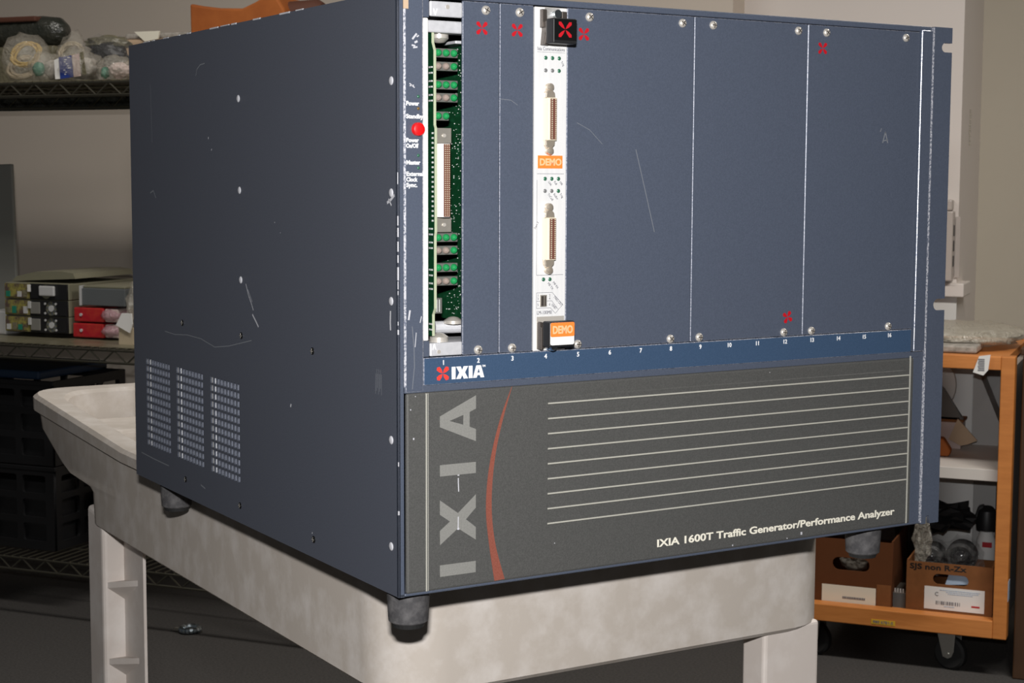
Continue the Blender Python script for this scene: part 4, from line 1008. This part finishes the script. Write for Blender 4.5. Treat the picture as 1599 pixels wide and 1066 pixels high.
o = tag(MB().prism([(-0.06, 0.0), (0.034, 0.002), (0.038, 0.016), (0.020, 0.044), (-0.06, 0.046)], 0.0, 0.03).build('brown_pouch', 'paper_bag', None, (-0.538, 3.86, 0.467), bevel=0.004), 'rust brown paper pouch on the middle shelf of the wooden cart', 'pouch')
o = empty('black_wedge', (-0.57, 4.00, 0.5372)); tag(o, 'dark triangular bracket on the tan carton', 'bracket')
MB().prism([(-0.10, 0.0), (0.078, 0.0), (0.032, 0.07), (0.005, 0.092), (-0.10, 0.08)], 0.0, 0.02).build('plate', 'dark_metal', o); MB().box(-0.1, 0.0, 0.0, 0.07, 0.03, 0.004).build('foot', 'dark_metal', o)
q = MB(); q.smooth = True
o = tag(q.lathe([(0.004, -0.006), (0.074, -0.006), (0.076, 0.0), (0.074, 0.006), (0.004, 0.006)], c=(0, 0, 0.076), axis='y', n=32).build('grey_disc', 'melamine', None, (-0.59, 4.045, 0.5372)), 'pale round disc standing on the tan carton behind the dark bracket', 'disc')

o = empty('white_box', (-0.535, 4.06, 0.130)); tag(o, 'white box standing at the back of the lower compartment', 'box')
MB().box(-0.12, 0.0, 0.0, 0.066, 0.10, 0.270).build('body', 'white', o, bevel=0.002); MB().box(0.0665, 0.002, 0.0, 0.118, 0.10, 0.272).build('grey_side', 'greyboard', o)
q = MB(); q.smooth = True
o = empty('spray_bottle', (-0.428, 3.985, 0.130)); tag(o, 'white bottle with black cap and red print at the wooden post', 'bottle')
q.lathe([(0.001, 0.0), (0.022, 0.0), (0.024, 0.006), (0.024, 0.105), (0.022, 0.125), (0.016, 0.142), (0.012, 0.150)], n=24).build('body', 'white', o)
q = MB(); q.smooth = True
q.lathe([(0.014, 0.146), (0.024, 0.150), (0.026, 0.172), (0.022, 0.196), (0.012, 0.206), (0.004, 0.208)], n=20).build('cap', 'black', o)
MB().prism([(-0.030, 0.172), (-0.020, 0.206), (-0.008, 0.210), (0.0, 0.180)], -0.012, 0.012).build('trigger', 'black', o, bevel=0.003)
text('bottle_print', 'WD', 0.016, 'red_ink', o, -0.004, -0.0248, 0.098, 0.0004, 1.2) if False else MB().box(-0.006, -0.0250, 0.112, 0.016, -0.0225, 0.124).build('red_print', 'red_ink', o)

def carton(name, label, u0, u1, v, z0, h, mat, hole, group=None, depth=0.20):
    o = empty(name, ((u0 + u1) / 2, v, z0)); tag(o, label, 'box', group)
    w = (u1 - u0) / 2
    lp = [[(-w, 0), (w, 0), (w, h), (-w, h)]]
    if hole: lp.append(rrect(*hole, (hole[3] - hole[1]) * 0.49, 5))
    flat('front_wall', lp, 0.004, mat, o, 'xz', 0.0)
    MB().box(-w, depth, 0, w, depth + 0.004, h * 0.75).build('back_wall', mat, o)
    MB().box(-w, 0.002, 0, -w + 0.004, depth, h * 1.02).build('side_wall', mat, o); MB().box(w - 0.004, 0.002, 0, w, depth, h * 1.02).build('side_wall', mat, o)
    MB().box(-w + 0.004, 0.002, 0, w - 0.004, depth, 0.004).build('base', mat, o)
    return o
o = carton('cardboard_box', 'open brown cardboard box with hand hole and barcode label, holding bags of lenses', -0.574, -0.384, 3.742, 0.130, 0.114, 'card', (-0.036, 0.066, 0.042, 0.090))
pb = MB().box(-0.054, -0.0028, 0.008, 0.078, -0.002, 0.060).build('shipping_label', 'white', o)
text('label_print', 'C', 0.012, 'grey_ink', pb, -0.031, -0.0034, 0.040, 0.0001)
q = MB(); rn = random.Random(9); x = -0.028
while x < 0.026:
    w = rn.uniform(0.001, 0.004); q.box(x, -0.0034, 0.020, x + w, -0.0028, 0.028); x += w + rn.uniform(0.001, 0.003)
q.build('barcode', 'grey_ink', pb)
q = MB()
for z, a, b in ((0.053, -0.02, 0.066), (0.049, -0.006, 0.066), (0.045, -0.002, 0.05), (0.0155, -0.01, 0.01)):
    x = a
    while x < b: w = rn.uniform(0.002, 0.006); q.box(x, -0.0034, z, x + w, -0.0028, z + 0.0016); x += w + 0.0012
q.build('fine_print', 'blue_white', pb)['kind'] = 'stuff'
MB().box(0.050, -0.0034, 0.020, 0.068, -0.0028, 0.0235).build('red_print', 'red_ink', pb)
text('marker_writing', 'SJS non R-Zx', 0.017, 'black', o, -0.088, -0.0024, 0.098, 0.0004, width=0.125, spin=R(0.5))
MB().prism([(-0.010, 0.064), (0.045, 0.070), (0.034, 0.092), (-0.002, 0.090)], 0.006, 0.010).build('paper_inside', 'blue_white', o)
o = carton('shaded_cardboard_box', 'brown cardboard box with white sticker, cast shadow put into its colour, left in the wooden cart', -0.790, -0.606, 3.742, 0.130, 0.150, 'card_shaded', (-0.045, 0.078, 0.040, 0.108))
MB().box(-0.068, -0.0028, 0.002, 0.056, -0.002, 0.042).build('sticker', 'cream_ink', o)
q = MB(); x = -0.02
while x < 0.03: w = rn.uniform(0.002, 0.005); q.box(x, -0.0034, 0.012, x + w, -0.0028, 0.017); x += w + 0.001
q.build('sticker_print', 'grey_ink', o)
MB().box(0.058, -0.0026, 0.0, 0.090, -0.002, 0.052).build('tape', 'card', o)
blob('white_wrap', 'film', o, (0.0, 0.03, 0.09), (0.03, 0.02, 0.02), 40, 0.3)
o = empty('small_grey_box', (-0.592, 3.752, 0.130)); tag(o, 'small slate grey box between the two cardboard boxes', 'box')
MB().box(-0.013, 0, 0, 0.015, 0.1, 0.034).build('body', 'grey_case', o); q = MB()
for k in range(4): q.box(-0.010 + k * 0.006, 0.0, 0.035, -0.007 + k * 0.006, 0.004, 0.044)
MB().box(-0.013, 0, 0.034, 0.015, 0.1, 0.0352).build('lid', 'grey_metal', o); q.build('label_bars', 'silver_lt', o)
def lens_thing(name, label, u, v, z, r, bagr, seed):
    o = empty(name, (u, v, z)); tag(o, label, 'lens', 'bagged black lenses in the cardboard box')
    q = MB(); q.smooth = True
    q.lathe([(r * 0.3, 0.012), (r * 0.62, 0.010), (r * 0.66, -0.002), (r * 0.80, -0.004), (r, 0.0), (r, 0.05), (r * 0.9, 0.055)], c=(0, 0, r), axis='y', n=28).build('barrel', 'black', o)
    q = MB(); q.smooth = True
    q.lathe([(r * 0.62, 0.008), (r * 0.5, 0.003), (r * 0.25, -0.001), (r * 0.05, -0.002)], c=(0, 0, r), axis='y', n=24).build('glass', 'lens', o)
    blob('film', 'film_smoke', o, (0, 0.02, r), bagr, seed, 0.3, 2.6, 3)
    return o
lens_thing('bagged_lens', 'round black lens in clear film at the right of the open cardboard box', -0.468, 3.83, 0.205, 0.035, (0.048, 0.05, 0.046), 51)
lens_thing('bagged_lens', 'round black lens in clear film in the middle of the open cardboard box', -0.536, 3.84, 0.200, 0.031, (0.042, 0.05, 0.045), 52)
o = empty('black_cup', (-0.610, 4.00, 0.130)); tag(o, 'tall black cup in a clear bag behind the small grey box', 'cup')
q = MB(); q.smooth = True
q.lathe([(0.022, 0.06), (0.030, 0.066), (0.036, 0.14), (0.037, 0.190), (0.032, 0.190), (0.030, 0.08)], n=24).build('cup', 'black_gloss', o); blob('film', 'film_smoke', o, (0, 0, 0.10), (0.045, 0.045, 0.10), 53, 0.2, 2.4, 3, 0.0)
o = tag(blob('twisted_film', 'film', None, (0, 0, 0.0), (0.020, 0.022, 0.055), 54, 0.35, 2.6, 3, None, (-0.548, 3.79, 0.285)), 'twisted top of a clear plastic bag above the cardboard box', 'bag')
o = tag(blob('black_foam', 'black', None, (0, 0, 0.022), (0.070, 0.045, 0.032), 55, 0.5, 2.6, 3, None, (-0.515, 3.90, 0.300)), 'black crumpled foam lump above the bagged lenses', 'foam')

# brown cabinet at the right edge, its shade put into the colour
o = empty('brown_cabinet', (0.05, 3.95, 0.0)); tag(o, 'brown wooden cabinet with shade put into its colour, at the right edge of the picture', 'cabinet')
MB().box(-0.385, -0.22, 0.0, 0.35, 0.25, 0.724).build('body', 'shaded_wood', o, bevel=0.003); MB().box(-0.390, -0.23, 0.725, 0.355, 0.25, 0.741).build('top', 'shaded_wood', o, bevel=0.003)
MB().box(-0.300, -0.224, 0.03, -0.02, -0.2205, 0.69).build('door', 'shaded_wood', o); MB().tube((-0.355, -0.228, 0.37), (-0.355, -0.22, 0.37), 0.006, n=12).build('knob', 'steel', o)

# power strip on the pillar
o = empty('power_strip', (-0.608, 4.449, 0.83)); tag(o, 'ivory upright power strip mounted on the pillar above the ledge', 'power strip')
MB().box(-0.02, -0.045, 0.012, 0.026, 0.0, 0.195).build('housing', 'device', o, bevel=0.004); MB().box(-0.016, -0.040, 0.196, 0.022, 0.0, 0.225).build('end_cap', 'device', o, bevel=0.005)
for z in (0.05, 0.09, 0.13): MB().box(0.0262, -0.030, z, 0.0275, -0.014, z + 0.028).build('socket', 'black', o)
for z in (0.036, 0.155): MB().tube((0.006, -0.0475, z), (0.006, -0.044, z), 0.0045, n=10).build('screw', 'steel', o)
MB().box(0.028, -0.004, 0.02, 0.040, 0.0, 0.18).build('wall_plate', 'device', o)
o = empty('clear_tape', (-0.5735, 4.62, 1.20)); tag(o, 'short strip of shiny clear tape on the pillar edge', 'tape')
q = MB(); rn = random.Random(2)
for k in range(7): q.box(0.0, -0.012 + rn.uniform(-0.004, 0.004), k * 0.014, 0.002, 0.010, k * 0.014 + 0.012)
q.build('tape', 'film', o)
